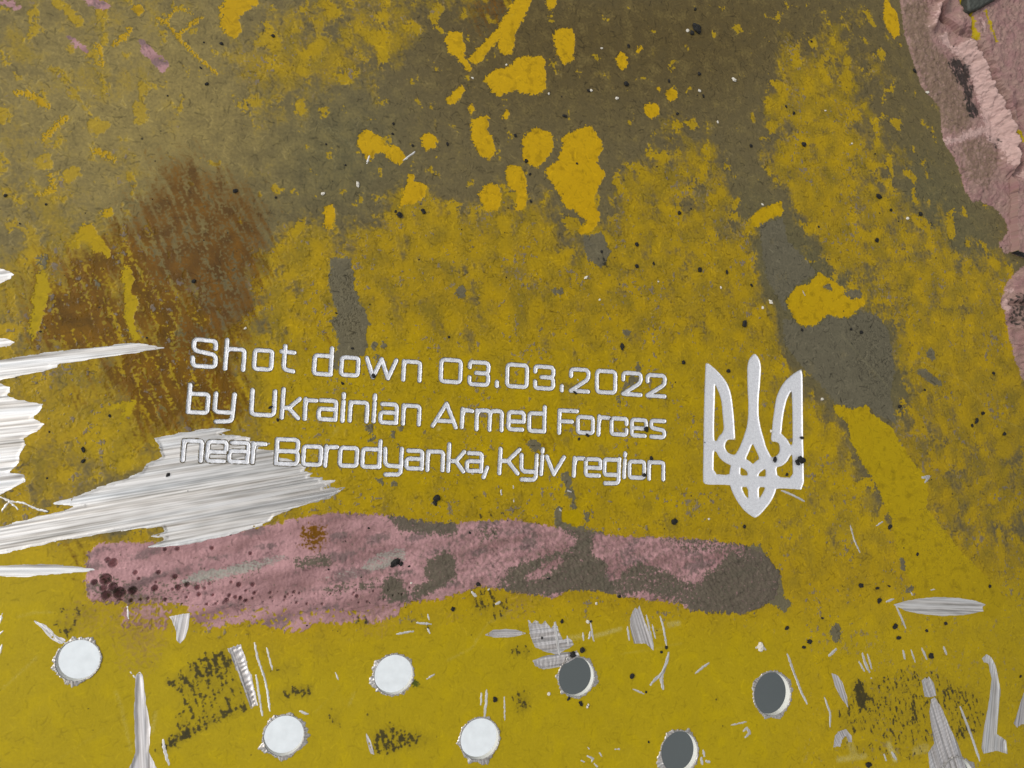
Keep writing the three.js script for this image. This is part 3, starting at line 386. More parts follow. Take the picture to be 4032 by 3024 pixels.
  if (se0 > 0.05) {
    const se = sstep(0.42, 0.58, se0), q = clamp(0.35 + 0.7 * mid + 0.35 * fine + 0.2 * n3, 0, 1), dq = sstep(0.2, 0.8, samp(SEAL_DIRT, wx, wy) * 0.9 + 0.36 * n3 + 0.3 * n1 + 0.3 * fine + 0.2 * mid) * 0.85;
    put([K_SEAL[0] + (K_PINK2[0] - K_SEAL[0]) * q, K_SEAL[1] + (K_PINK2[1] - K_SEAL[1]) * q, K_SEAL[2] + (K_PINK2[2] - K_SEAL[2]) * q], se, 1 + 0.1 * fine + 0.1 * n1 + 1.5 * fb);
    const fq = sstep(0.3, 0.7, samp(SEAL_PALE, wx, wy) + 0.25 * n3 + 0.2 * n1 + 0.15 * fine);
    put(K_SEALD, dq * se * (1 - fq), 1 + 0.1 * fine + 0.1 * n1 + 1.5 * fb);
    put(K_SEALPALE, fq * se * 0.85, 1 + 0.08 * fine + 0.08 * n1 + 1.2 * fb);
    const sy = sstep(0.4, 0.6, samp(SEAL_YELLOW, cx, cy)); put(K_PRIMER, sy * se, 1 + 0.2 * fb);
    h += (0.95 + 0.06 * n1 + 0.2 * n0 + 0.4 * fb - h) * se; ro += (0.75 - ro) * se;
  }
  const du = samp(DUST, wx, wy); if (du > 0.05) put(K_DUST, clamp(du + 0.4 * fine + 0.35 * n1 + 0.25 * n3, 0, 1) * 0.8, 1 + 1.2 * fb);
  // light scuffs, rubber, green paint
  const pa = samp(PALE, i + n1 * 1.2, j + n2 * 1.2); if (pa > 0.02) { put(K_PALE, sstep(0.1, 0.75, pa * (0.85 + 0.5 * n0 + 0.3 * n1)) * 0.75); h -= 0.25 * pa; }
  const ru0 = samp(RUBBER, wx, wy);
  if (ru0 > 0.03) { const ru = sstep(0.42, 0.62, ru0 + 0.16 * n1 + 0.24 * fine + 0.2 * n3 + 0.4 * noise((x * 0.95 - z * 0.31) * 2.4, (x * 0.31 + z * 0.95) * 0.7 + 5) + 0.1 * n0); put(K_RUB, ru * 0.84, 1 + 0.3 * n1); put(K_RUB, ru0 * 0.42 * (1 + 0.5 * streak + 0.4 * n3)); h += 0.3 * ru; ro += (0.6 - ro) * ru; }
  const gn = samp(GREEN, cx, cy); if (gn > 0.05) put(K_GREEN, sstep(0.35, 0.6, gn + 0.25 * n1) * 0.85);
  if (fb < -0.4) { put(K_RUB, 0.7); h += 0.25; }
  const o = k * 4;
  colour[o] = srgb(r); colour[o + 1] = srgb(g); colour[o + 2] = srgb(b); colour[o + 3] = 255;
  const rv = clamp(255 * (ro - 0.1 - 0.06 * clean + 0.05 * n1 + 0.05 * fine), 0, 255); rough[o] = rough[o + 1] = rough[o + 2] = rv; rough[o + 3] = 255;
  relief[k] = clamp(h / 1.6, 0, 1);
}
function texture(data, w, h, srgbSpace, format = THREE.RGBAFormat, type = THREE.UnsignedByteType) {
  const t = new THREE.DataTexture(data, w, h, format, type);
  t.magFilter = t.minFilter = THREE.LinearFilter; t.wrapS = t.wrapT = THREE.ClampToEdgeWrapping;
  if (srgbSpace) t.colorSpace = THREE.SRGBColorSpace;
  t.needsUpdate = true; return t;
}
const paint = new THREE.MeshPhysicalMaterial({ map: texture(colour, TW, TH, true), roughnessMap: texture(rough, TW, TH), roughness: 1, metalness: 0, bumpMap: texture(relief, TW, TH, false, THREE.RedFormat, THREE.FloatType), bumpScale: 0.0001, specularIntensity: 0.4, side: THREE.DoubleSide });

// brushed metal: u runs along the scratches
const SW = 512, SH = 1024, sCol = new Uint8Array(SW * SH * 4), sRgh = new Uint8Array(SW * SH * 4), sBmp = new Float32Array(SW * SH);
for (let j = 0, k = 0; j < SH; j++) for (let i = 0; i < SW; i++, k++) {
  const u = i / SW, v = j / SH;
  const a = noise(u * 5, v * 85), b = noise(u * 8 + 7, v * 170), c = noise(u * 3 + 3, v * 38 + 9), d = noise(u * 50, v * 120 + 4), e = noise(u * 2 + 1, v * 14);
  const f2 = noise(u * 12 + 60, v * 250), l = clamp(0.76 + 0.17 * a + 0.04 * c + 0.26 * b + 0.3 * f2 + 0.14 * d + 0.05 * e, 0.16, 0.97), o = k * 4;
  const warm = 0.02 + 0.03 * noise(u * 4 + 30, v * 60);
  sCol[o] = srgb(l + warm); sCol[o + 1] = srgb(l); sCol[o + 2] = srgb(l - 0.01 - warm); sCol[o + 3] = 255;
  sRgh[o] = sRgh[o + 1] = sRgh[o + 2] = clamp(255 * (0.4 + 0.12 * c - 0.1 * a), 0, 255); sRgh[o + 3] = 255;
  sBmp[k] = clamp(0.5 + 0.28 * a + 0.3 * b + 0.2 * f2 + 0.08 * c, 0, 1);
}
const brushed = new THREE.MeshPhysicalMaterial({ map: texture(sCol, SW, SH, true), roughnessMap: texture(sRgh, SW, SH), roughness: 1, metalness: 0.7, bumpMap: texture(sBmp, SW, SH, false, THREE.RedFormat, THREE.FloatType), bumpScale: 0.00004, side: THREE.DoubleSide });
// sand-like floor of the engraving
const GW = 512, gCol = new Uint8Array(GW * GW * 4), gBmp = new Float32Array(GW * GW);
for (let j = 0, k = 0; j < GW; j++) for (let i = 0; i < GW; i++, k++) {
  const a = noise(i * 0.24, j * 0.24), b = noise(i * 0.09 + 9, j * 0.09), c = noise(i * 0.5 + 2, j * 0.5);
  const l = 0.86 + 0.11 * a + 0.06 * b, o = k * 4; gCol[o] = srgb(l - 0.01); gCol[o + 1] = srgb(l - 0.005); gCol[o + 2] = srgb(l + 0.02); gCol[o + 3] = 255;
  gBmp[k] = clamp(0.5 + 0.35 * a + 0.3 * c + 0.1 * b, 0, 1);
}
const engraved = new THREE.MeshPhysicalMaterial({ map: texture(gCol, GW, GW, true), roughness: 0.5, metalness: 0.4, bumpMap: texture(gBmp, GW, GW, false, THREE.RedFormat, THREE.FloatType), bumpScale: 0.00003, side: THREE.DoubleSide });
for (const m of [engraved]) for (const t of [m.map, m.bumpMap]) { t.wrapS = t.wrapT = THREE.RepeatWrapping; }

const scorchShade = new THREE.MeshStandardMaterial({ color: 0x60553a, roughness: 0.7, side: THREE.DoubleSide });

/* ------------------------------------------------------------------ geometry: a height field cut along the outline of a signed distance (mm, negative inside) */
const wave = (x, z) => 0.16 * noise(x * 0.035 + 3, z * 0.035 + 8) + 0.06 * noise(x * 0.11 + 30, z * 0.11);   // the sheet is not quite flat
function segDist(x, z, a, b) { const dx = b[0] - a[0], dz = b[1] - a[1], t = clamp(((x - a[0]) * dx + (z - a[1]) * dz) / (dx * dx + dz * dz + 1e-12), 0, 1); return Math.hypot(x - a[0] - t * dx, z - a[1] - t * dz); }
function polyDist(rings) {
  return (x, z) => {
    let d = 1e9, inside = false;
    for (const p of rings) for (let i = 0, j = p.length - 1; i < p.length; j = i++) {
      d = Math.min(d, segDist(x, z, p[j], p[i]));
      if ((p[i][1] > z) !== (p[j][1] > z) && x < (p[j][0] - p[i][0]) * (z - p[i][1]) / (p[j][1] - p[i][1]) + p[i][0]) inside = !inside;
    }
    return inside ? -d : d;
  };
}
const lineDist = (lines, radius) => (x, z) => { let d = 1e9; for (const l of lines) for (let i = 1; i < l.length; i++) d = Math.min(d, segDist(x, z, l[i - 1], l[i])); return d - radius; };
function boxOf(lists, pad) { let a = [1e9, 1e9, -1e9, -1e9]; for (const l of lists) for (const [x, z] of l) a = [Math.min(a[0], x), Math.min(a[1], z), Math.max(a[2], x), Math.max(a[3], z)]; return [a[0] - pad, a[1] - pad, a[2] + pad, a[3] + pad]; }
const plateUV = (x, z) => [(x - BX0) / (BX1 - BX0), (z - BZ0) / (BZ1 - BZ0)];
function heightField({ sdf, box, step, height, uv, values }) {
  const nx = Math.ceil((box[2] - box[0]) / step) + 1, nz = Math.ceil((box[3] - box[1]) / step) + 1;
  const D = values ?? new Float32Array(nx * nz);
  if (!values) for (let j = 0; j < nz; j++) for (let i = 0; i < nx; i++) D[j * nx + i] = sdf(box[0] + i * step, box[1] + j * step);
  const id = new Int32Array(nx * nz).fill(-1), pos = [], tex = [], index = [];
  const vert = (i, j) => {
    const k = j * nx + i; if (id[k] >= 0) return id[k];
    let x = box[0] + i * step, z = box[1] + j * step, d = D[k];
    if (d > 0) {
      for (let it = 0; it < 2; it++) {
        const e = step * 0.25, gx = (sdf(x + e, z) - sdf(x - e, z)) / (2 * e), gz = (sdf(x, z + e) - sdf(x, z - e)) / (2 * e), g2 = Math.max(gx * gx + gz * gz, 0.25);
        const mx = clamp(d * gx / g2, -step * 0.95, step * 0.95), mz = clamp(d * gz / g2, -step * 0.95, step * 0.95);
        x -= mx; z -= mz; d = sdf(x, z);
      }
      d = 0;
    }
    pos.push(x * MM, height(x, z, d) * MM, z * MM); tex.push(...uv(x, z));
    return (id[k] = pos.length / 3 - 1);
  };
  for (let j = 0; j < nz - 1; j++) for (let i = 0; i < nx - 1; i++) {
    const k = j * nx + i; if (!(D[k] < 0 || D[k + 1] < 0 || D[k + nx] < 0 || D[k + nx + 1] < 0)) continue;
    const a = vert(i, j), b = vert(i + 1, j), c = vert(i, j + 1), d = vert(i + 1, j + 1);
    if ((i + j) & 1) index.push(a, c, b, b, c, d); else index.push(a, c, d, a, d, b);
  }
  const geo = new THREE.BufferGeometry();
  geo.setAttribute('position', new THREE.Float32BufferAttribute(pos, 3)); geo.setAttribute('uv', new THREE.Float32BufferAttribute(tex, 2)); geo.setIndex(index);
  geo.computeVertexNormals(); return geo;
}
const names = new Map();
function numbered(name) { const n = names.get(name) ?? 0; names.set(name, n + 1); return n ? `${name}_${String(n).padStart(3, '0')}` : name; }
function mesh(name, geo, mat, parent) { const m = new THREE.Mesh(geo, mat); m.name = numbered(name); m.castShadow = m.receiveShadow = true; parent.add(m); return m; }
function thing(name, label, category) { const o = new THREE.Group(); o.name = numbered(name); o.userData = { label, category }; scene.add(o); return o; }

/* ------------------------------------------------------------------ the metal plate and its parts */
const panel = thing('metal_plate', 'battered metal plate with worn yellow and grey paint, engraved writing and round holes', 'metal plate');
const cuts = [];                                                     // { sdf, box } of every part that is let into the sheet
const LIP = 0.05;
brushed.color.setRGB(0.9, 0.885, 0.87);
const dullBright = brushed.clone(); dullBright.color.setRGB(0.86, 0.84, 0.82);
const dullMetal = brushed.clone(); dullMetal.color.setRGB(0.82, 0.79, 0.79);
function letIn(sdf, box, word = false) { cuts.push({ sdf, box, word }); }
const grainUV = (x, z) => [x / 16, z / 16];

// --- engraved writing: strokes in a unit box, u to the right, v up; a third entry of 1 rounds the corner
const GLYPH = {
  o: [[[0, 0, 1], [1, 0, 1], [1, 1, 1], [0, 1, 1], 'z']], n: [[[0, 0], [0, 1]], [[0, 0.74], [0.06, 1, 1], [1, 1, 1], [1, 0]]], h: [[[0, 0], [0, 'A']], [[0, 0.74], [0.06, 1, 1], [1, 1, 1], [1, 0]]],
  d: [[[1, 1], [0, 1, 1], [0, 0, 1], [1, 0]], [[1, 'A'], [1, 0]]], b: [[[0, 'A'], [0, 0]], [[0, 1], [1, 1, 1], [1, 0, 1], [0, 0]]],
  a: [[[0.08, 1], [1, 1, 1], [1, 0]], [[1, 0.55], [0, 0.55, 1], [0, 0, 1], [1, 0]]], e: [[[0, 0.47], [1, 0.47], [1, 1, 1], [0, 1, 1], [0, 0, 1], [0.92, 0]]], c: [[[1, 0.68], [1, 1, 1], [0, 1, 1], [0, 0, 1], [1, 0, 1], [1, 0.32]]],
  s: [[[1, 1], [0, 1, 1], [0, 0.56, 1], [1, 0.42, 1], [1, 0, 1], [0, 0]]], m: [[[0, 0], [0, 1]], [[0, 0.74], [0.06, 1, 1], [0.52, 1, 1], [0.52, 0]], [[0.52, 0.74], [0.58, 1, 1], [1, 1, 1], [1, 0]]],
  2: [[[0, 0.68], [0, 1, 1], [1, 1, 1], [1, 0.58, 1], [0, 0, 0], [1, 0]]], 3: [[[0, 0.76], [0, 1, 1], [1, 1, 1], [1, 0.52, 1], [0.35, 0.52]], [[0.6, 0.52], [1, 0.52, 1], [1, 0, 1], [0, 0, 1], [0, 0.3]]],
  B: [[[0, 0], [0, 1], [0.98, 1, 1], [0.98, 0.52, 1], [0, 0.52]], [[0.5, 0.52], [1, 0.52, 1], [1, 0, 1], [0, 0]]], F: [[[0, 0], [0, 1], [1, 1]], [[0, 0.52], [0.72, 0.52]]], g: [[[1, 1], [0, 1, 1], [0, 0, 1], [1, 0]]],
};
function fillet(pts, R) {                                            // pts [x, y, round]; pixels
  const closed = pts[pts.length - 1] === 'z', p = closed ? pts.slice(0, -1) : pts, out = [], n = p.length;
  for (let i = 0; i < n; i++) {
    const c = p[i], a = p[(i + n - 1) % n], b = p[(i + 1) % n];
    if (!c[2] || (!closed && (i === 0 || i === n - 1))) { out.push([c[0], c[1]]); continue; }
    const la = Math.hypot(a[0] - c[0], a[1] - c[1]), lb = Math.hypot(b[0] - c[0], b[1] - c[1]), r = Math.min(R, la * 0.5, lb * 0.5);
    const s = [c[0] + (a[0] - c[0]) * r / la, c[1] + (a[1] - c[1]) * r / la], e = [c[0] + (b[0] - c[0]) * r / lb, c[1] + (b[1] - c[1]) * r / lb];
    for (let t = 0; t <= 5; t++) { const q = t / 5; out.push([s[0] * (1 - q) * (1 - q) + 2 * c[0] * q * (1 - q) + e[0] * q * q, s[1] * (1 - q) * (1 - q) + 2 * c[1] * q * (1 - q) + e[1] * q * q]); }
  }
  if (closed) out.push(out[0]);
  return out;
}
function groove(name, lines, wpx) {                                  // lines in pixels of the photograph
  const mm = lines.map((l) => l.map(([x, y]) => plate(x, y))), [cx, cy] = lines[0][0], s = PXMM(cx, cy), R = wpx * s;
  const raw = lineDist(mm, R), sdf = (x, z) => raw(x, z) + 0.02 * noise(x * 6, z * 6), box = boxOf(mm, R + 0.3), bead = (x, z) => 0.046 + 0.03 * noise(x * 2.2 + 9, z * 2.2) + 0.02 * noise(x * 7, z * 7);
  letIn((x, z) => sdf(x, z) - 0.03, box, true);
  const geo = heightField({
    sdf: (x, z) => sdf(x, z) - 0.02, box, step: 0.06, uv: grainUV,
    height: (x, z) => { const d = sdf(x, z), t = clamp(-d / 0.1, 0, 1); return wave(x, z) + 0.01 - (0.15 + 0.05 * noise(x * 1.1, z * 1.1)) * t * (2 - t) + 0.03 * sstep(0.14, R, -d) + 0.007 * noise(x * 8, z * 8); },
  });
  // scorched, curled edge round every stroke; its dark colour also paints in groove-edge shade
  const ring = heightField({
    sdf: (x, z) => Math.abs(sdf(x, z) - 0.035) - bead(x, z), box, step: 0.05, uv: grainUV,
    height: (x, z) => { const q = Math.abs(sdf(x, z) - 0.035) / Math.max(bead(x, z), 0.01); return wave(x, z) - 0.02 + 0.07 * Math.sqrt(Math.max(0, 1 - q * q)) * (1 + 0.5 * noise(x * 3, z * 3)); },
  });
  const letter = mesh(name, geo, engraved, panel);
  mesh('burr', ring, scorchShade, letter);
  return letter;
}
const RAD = 14;
function glyph(name, key, crop, xl, xr, yb, yt, slope, asc = 1.45, extra = []) {
  const [ox, oy, f] = CROPS[crop], X0 = ox + xl * f, k = -0.085 + 0.075 * clamp((X0 - 750) / 1700, 0, 1), H = (yb - yt) * f, Wd = (xr - xl) * f, Y0 = oy + yb * f;
  const map = (p) => (p === 'z' ? p : [X0 + p[0] * Wd - k * H * (p[1] === 'A' ? asc : p[1]), Y0 - (p[1] === 'A' ? asc : p[1]) * H + slope * p[0] * Wd, p[2]]);
  return groove(name, [...GLYPH[key].map((l) => fillet(l.map(map), RAD * (H / 78))), ...extra], 8.6 - 1.4 * clamp((X0 - 750) / 1700, 0, 1));
}
function free(name, crop, ...strokes) {                              // strokes given directly as [x, y, round] in a crop
  const [ox, oy, f] = CROPS[crop], ls = strokes.map((l) => fillet(l.map(([x, y, r]) => [ox + x * f, oy + y * f, r]), RAD * 1.3)), x0 = ls[0][0][0];
  return groove(name, ls, 8.6 - 1.4 * clamp((x0 - 750) / 1700, 0, 1));
}
const LT = 'engraved_letter', DG = 'engraved_digit', DT = 'engraved_stop';
free(LT, 'a', [[700, 305], [712, 185, 1], [350, 145, 1], [345, 330, 1], [705, 410, 1], [695, 605, 1], [330, 580, 1], [325, 445]]);
glyph(LT, 'h', 'a', 855, 1150, 630, 305, 0.065, 1.44); glyph(LT, 'o', 'a', 1325, 1605, 630, 325, 0.065);
free(LT, 'a', [[1840, 260], [1808, 640, 1], [1965, 675]], [[1780, 348], [1985, 370]]);
glyph(LT, 'd', 'b', 230, 503, 585, 285, 0.065, 1.42); glyph(LT, 'o', 'b', 675, 945, 602, 315, 0.065);
free(LT, 'b', [[1097, 330], [1195, 645], [1338, 350], [1440, 665], [1578, 370]]); glyph(LT, 'n', 'b', 1690, 1955, 685, 385, 0.065);
glyph(DG, 'o', 'c', 228, 548, 500, 145, 0.065); glyph(DG, 3, 'c', 698, 1002, 545, 185, 0.065); free(DT, 'c', [[1150, 515], [1147, 580]]);
glyph(DG, 'o', 'c', 1313, 1633, 578, 225, 0.065); glyph(DG, 3, 'c', 1768, 2062, 610, 258, 0.065); free(DT, 'd', [[132, 500], [130, 568]]);
glyph(DG, 2, 'd', 278, 565, 572, 220, 0.062); glyph(DG, 'o', 'd', 705, 1003, 592, 246, 0.06); glyph(DG, 2, 'd', 1135, 1420, 625, 280, 0.06); glyph(DG, 2, 'd', 1530, 1815, 650, 315, 0.06);
glyph(LT, 'b', 'a', 250, 560, 1335, 1035, 0.05, 1.48); free(LT, 'a', [[708, 1035], [680, 1330, 1], [965, 1350]], [[1010, 1050], [965, 1490, 1], [705, 1492]]);
free(LT, 'a', [[1305, 980], [1282, 1375, 1], [1650, 1395, 1], [1672, 1000]]); free(LT, 'a', [[1812, 965], [1780, 1430]], [[1795, 1265], [1895, 1272]], [[2075, 1125], [1895, 1272], [2045, 1440]]);
free(LT, 'b', [[98, 1000], [80, 1325]], [[95, 1100], [112, 1018, 1], [270, 1028]]); glyph(LT, 'a', 'b', 305, 580, 1325, 1020, 0.05);
free(LT, 'b', [[715, 1040], [695, 1360]], [[722, 920], [719, 975]]); glyph(LT, 'n', 'b', 815, 1090, 1355, 1050, 0.05); free(LT, 'b', [[1225, 1060], [1205, 1365]], [[1230, 942], [1226, 1005]]);
glyph(LT, 'a', 'b', 1312, 1572, 1380, 1080, 0.05); glyph(LT, 'n', 'b', 1685, 1945, 1405, 1105, 0.05);
free(LT, 'c', [[98, 1230], [325, 868], [478, 1255]], [[185, 1145], [410, 1155]]); free(LT, 'c', [[590, 955], [575, 1250]], [[590, 1050], [612, 970, 1], [745, 988]]);
glyph(LT, 'm', 'c', 815, 1222, 1285, 975, 0.045); glyph(LT, 'e', 'c', 1335, 1580, 1285, 1005, 0.045); glyph(LT, 'd', 'c', 1670, 1918, 1310, 1022, 0.05, 1.38);
glyph(LT, 'F', 'd', 88, 375, 1260, 895, 0.05); glyph(LT, 'o', 'd', 392, 638, 1255, 1000, 0.05); free(LT, 'd', [[745, 990], [730, 1290]], [[745, 1075], [762, 1008, 1], [905, 1020]]);
glyph(LT, 'c', 'd', 945, 1188, 1282, 1024, 0.05); glyph(LT, 'e', 'd', 1275, 1508, 1302, 1046, 0.05); glyph(LT, 's', 'd', 1590, 1805, 1325, 1062, 0.05);
glyph(LT, 'n', 'e', 160, 455, 675, 350, 0.034); glyph(LT, 'e', 'e', 555, 855, 680, 365, 0.034); glyph(LT, 'a', 'e', 915, 1215, 690, 382, 0.034); free(LT, 'e', [[1320, 395], [1300, 710]], [[1320, 490], [1340, 402, 1], [1515, 410]]); glyph(LT, 'B', 'e', 1682, 2032, 725, 330, 0.034);
glyph(LT, 'o', 'f', 52, 335, 740, 445, 0.034); free(LT, 'f', [[435, 445], [415, 760]], [[435, 545], [455, 460, 1], [610, 460]]); glyph(LT, 'o', 'f', 650, 925, 758, 468, 0.034); glyph(LT, 'd', 'f', 1018, 1295, 775, 488, 0.034, 1.47);
free(LT, 'f', [[1395, 488], [1395, 755, 1], [1645, 775]], [[1668, 490], [1645, 908, 1], [1400, 905]]); glyph(LT, 'a', 'f', 1738, 1992, 803, 515, 0.034);
glyph(LT, 'n', 'g', 10, 258, 830, 528, 0.034); free(LT, 'g', [[372, 410], [350, 845]], [[360, 685], [480, 688]], [[615, 535], [480, 688], [600, 855]]); glyph(LT, 'a', 'g', 655, 892, 843, 556, 0.034); free('engraved_comma', 'g', [[990, 795], [928, 950]]);
free(LT, 'g', [[1208, 485], [1187, 885]], [[1197, 680], [1325, 686]], [[1515, 497], [1325, 686], [1485, 890]]); free(LT, 'g', [[1550, 585], [1545, 852, 1], [1785, 865]], [[1798, 590], [1780, 995, 1], [1550, 985]]);
free(LT, 'g', [[1888, 605], [1868, 900]], [[1894, 492], [1892, 535]]); free(LT, 'g', [[1962, 615], [2075, 900], [2240, 625]]);
free(LT, 'h', [[340, 635], [325, 925]], [[340, 735], [365, 640, 1], [490, 645]]); glyph(LT, 'e', 'h', 520, 757, 918, 652, 0.034);
{ const [ox, oy, f] = CROPS.h; glyph(LT, 'g', 'h', 825, 1060, 908, 660, 0.034, 1, [fillet([[1070, 650, 0], [1055, 1048, 1], [835, 1048, 0]].map(([x, y, r]) => [ox + x * f, oy + y * f, r]), 14)]); }
free(LT, 'h', [[1160, 672], [1145, 948]], [[1165, 562], [1163, 600]]); glyph(LT, 'o', 'h', 1235, 1475, 953, 692, 0.034); glyph(LT, 'n', 'h', 1555, 1790, 975, 704, 0.034);

// --- engraved trident emblem
{
  const T = (...l) => toMM('t', l), U = (...l) => toMM('u', l);
  const smooth = (pts) => { const o = []; for (let i = 0; i < pts.length; i++) { const a = pts[i], b = pts[(i + 1) % pts.length]; o.push([a[0] * 0.8 + b[0] * 0.2, a[1] * 0.8 + b[1] * 0.2], [a[0] * 0.2 + b[0] * 0.8, a[1] * 0.2 + b[1] * 0.8]); } return o; };
  const rings = [
    [...T(246, 305, 400, 430, 460, 490, 520, 560, 570, 630, 610, 705, 640, 790, 662, 880, 680, 1010, 700, 1180, 727, 1580), ...U(720, 211, 640, 205, 600, 215, 565, 265, 556, 320, 568, 370, 600, 420, 655, 455, 728, 466, 800, 345, 850, 220, 890, 100), ...T(920, 1370, 940, 1200, 940, 1000, 932, 850, 922, 600, 920, 400, 938, 300, 970, 240, 1010, 195, 1043, 180, 1085, 225, 1120, 290, 1139, 400, 1132, 520, 1120, 700, 1106, 850, 1100, 950, 1103, 1200, 1140, 1400, 1200, 1600), ...U(1225, 330, 1310, 500, 1330, 505, 1390, 485, 1438, 440, 1456, 370, 1450, 300, 1430, 265, 1385, 243, 1308, 235), ...T(1330, 1400, 1342, 1250, 1360, 1130, 1385, 950, 1405, 870, 1440, 780, 1480, 705, 1540, 620, 1640, 530, 1730, 470, 1812, 428, 1818, 900, 1826, 1640), ...U(1834, 450, 1843, 1028, 1620, 1012, 1390, 1003, 1375, 1070, 1340, 1150, 1290, 1240, 1200, 1350, 1110, 1450, 1040, 1487, 960, 1440, 890, 1385, 830, 1320, 770, 1240, 720, 1150, 675, 1060, 645, 970, 636, 947, 240, 942, 215, 915, 198, 890, 207, 350), ...T(218, 1100, 238, 500)],
    T(395, 660, 430, 740, 470, 830, 500, 930, 515, 1050, 526, 1200, 545, 1400, 520, 1470, 460, 1530, 425, 1605, 378, 1600, 378, 1300, 392, 900),
    U(372, 395, 415, 402, 460, 490, 520, 555, 600, 605, 660, 627, 640, 700, 630, 793, 365, 778),
    U(1012, 262, 1060, 370, 1130, 525, 1065, 565, 1013, 617, 962, 565, 895, 530, 950, 410),
    U(810, 658, 870, 688, 910, 722, 930, 762, 925, 802, 803, 796), U(1197, 690, 1225, 700, 1225, 822, 1095, 812, 1118, 755),
    U(1625, 460, 1658, 462, 1668, 840, 1412, 826, 1388, 662, 1480, 640, 1560, 580),
    [...T(1645, 768, 1655, 1000, 1662, 1300), ...U(1662, 290, 1622, 308, 1570, 210, 1490, 130, 1467, 105), ...T(1475, 1460, 1490, 1300, 1512, 1130, 1555, 940, 1600, 835)],
    U(822, 980, 930, 982, 937, 1192, 870, 1105), U(1105, 980, 1222, 988, 1165, 1100, 1108, 1190),
  ].map(smooth);
  const raw = polyDist(rings), sdf = (x, z) => raw(x, z) + 0.012 * noise(x * 5, z * 5), box = boxOf(rings, 0.3);
  letIn(sdf, box);
  mesh('trident_emblem', heightField({
    sdf: (x, z) => sdf(x, z) - 0.03, box, step: 0.07, uv: grainUV,
    height: (x, z, d0) => { const d = d0 + 0.03, w = wave(x, z); return d > -0.01 ? w + 0.012 : w - 0.13 * sstep(0.01, 0.06, -d) + 0.006 * noise(x * 9, z * 9); },
  }), engraved, panel);
}

// --- patches scraped down to bare metal; streak = direction of the scratches in the picture (px)
const BS = 'bare_metal_scrape';
let scrapeCount = 0;
function scrape(name, streak, crop, list, { depth = 0.035, rag = 0.1, chatter = 0, step = 0.12, along = [1, 0] } = {}) {
  const ring = toMM(crop, list), raw = polyDist([ring]), c = ring[0], [ox, oy] = toPx(crop, list)[0];
  const e = plate(ox + streak[0], oy + streak[1]), L = Math.hypot(e[0] - c[0], e[1] - c[1]), dx = (e[0] - c[0]) / L, dz = (e[1] - c[1]) / L, off = (scrapeCount++ * 0.137) % 0.4;
  const uv = (x, z) => { const a = (x - c[0]) * dx + (z - c[1]) * dz, b = -(x - c[0]) * dz + (z - c[1]) * dx; return [0.5 + a / 130, 0.5 + off - 0.2 + b / 42]; };
  const sdf = (x, z) => { const b = -(x - c[0]) * dz + (z - c[1]) * dx, a = (x - c[0]) * dx + (z - c[1]) * dz; return raw(x, z) + rag * noise(a * 0.9, b * 4.5) + rag * 0.35 * noise(x * 6, z * 6); };
  const box = boxOf([ring], 0.5), words = cuts.filter((k) => k.word && k.box[2] > box[0] && k.box[0] < box[2] && k.box[3] > box[1] && k.box[1] < box[3]);
  letIn(sdf, box);
  const free = (x, z) => { let d = sdf(x, z) - 0.04; for (const k of words) if (x > k.box[0] && x < k.box[2] && z > k.box[1] && z < k.box[3]) d = Math.max(d, -k.sdf(x, z)); return d; };
  return mesh(name, heightField({
    sdf: free, box, step: words.length ? 0.1 : step, uv,
    height: (x, z, d0) => {
      const d = sdf(x, z), b = -(x - c[0]) * dz + (z - c[1]) * dx, a = (x - c[0]) * dx + (z - c[1]) * dz;
      let y = wave(x, z) + 0.012 - depth * sstep(0, 0.3, -d) + 0.006 * noise(a * 0.15, b * 5) * sstep(0, 0.2, -d);
      if (chatter) y += chatter * Math.sin(a * 11 + 3 * noise(a * 0.8, b)) * sstep(0, 0.25, -d) * (0.6 + 0.6 * noise(a, b * 2 + 9));
      return y;
    },
  }), name === BS ? brushed : dullMetal, panel);
}
scrape(BS, [100, -12], 'r01', [-320, 60, -20, 80, 30, 88, 90, 120, 60, 152, 0, 178, -320, 190]);
scrape(BS, [100, -12], 'r01', [-320, 525, 0, 535, 50, 540, 88, 560, 60, 582, 0, 590, -320, 600]);
scrape(BS, [100, -11], 'r01', [-320, 700, 0, 675, 300, 630, 700, 585, 800, 572, 920, 570, 980, 580, 1062, 597, 980, 610, 900, 622, 700, 652, 500, 682, 330, 706, 372, 718, 280, 747, 150, 767, 0, 803, -320, 840]);
scrape(BS, [100, -8], 'r01', [-320, 800, 0, 828, 60, 850, 62, 882, 30, 905, 130, 935, 275, 963, 262, 1000, 205, 1050, 282, 1090, 255, 1122, 148, 1182, 162, 1222, 128, 1282, 122, 1340, 55, 1402, 150, 1422, 162, 1462, 100, 1492, 0, 1545, -320, 1600]);
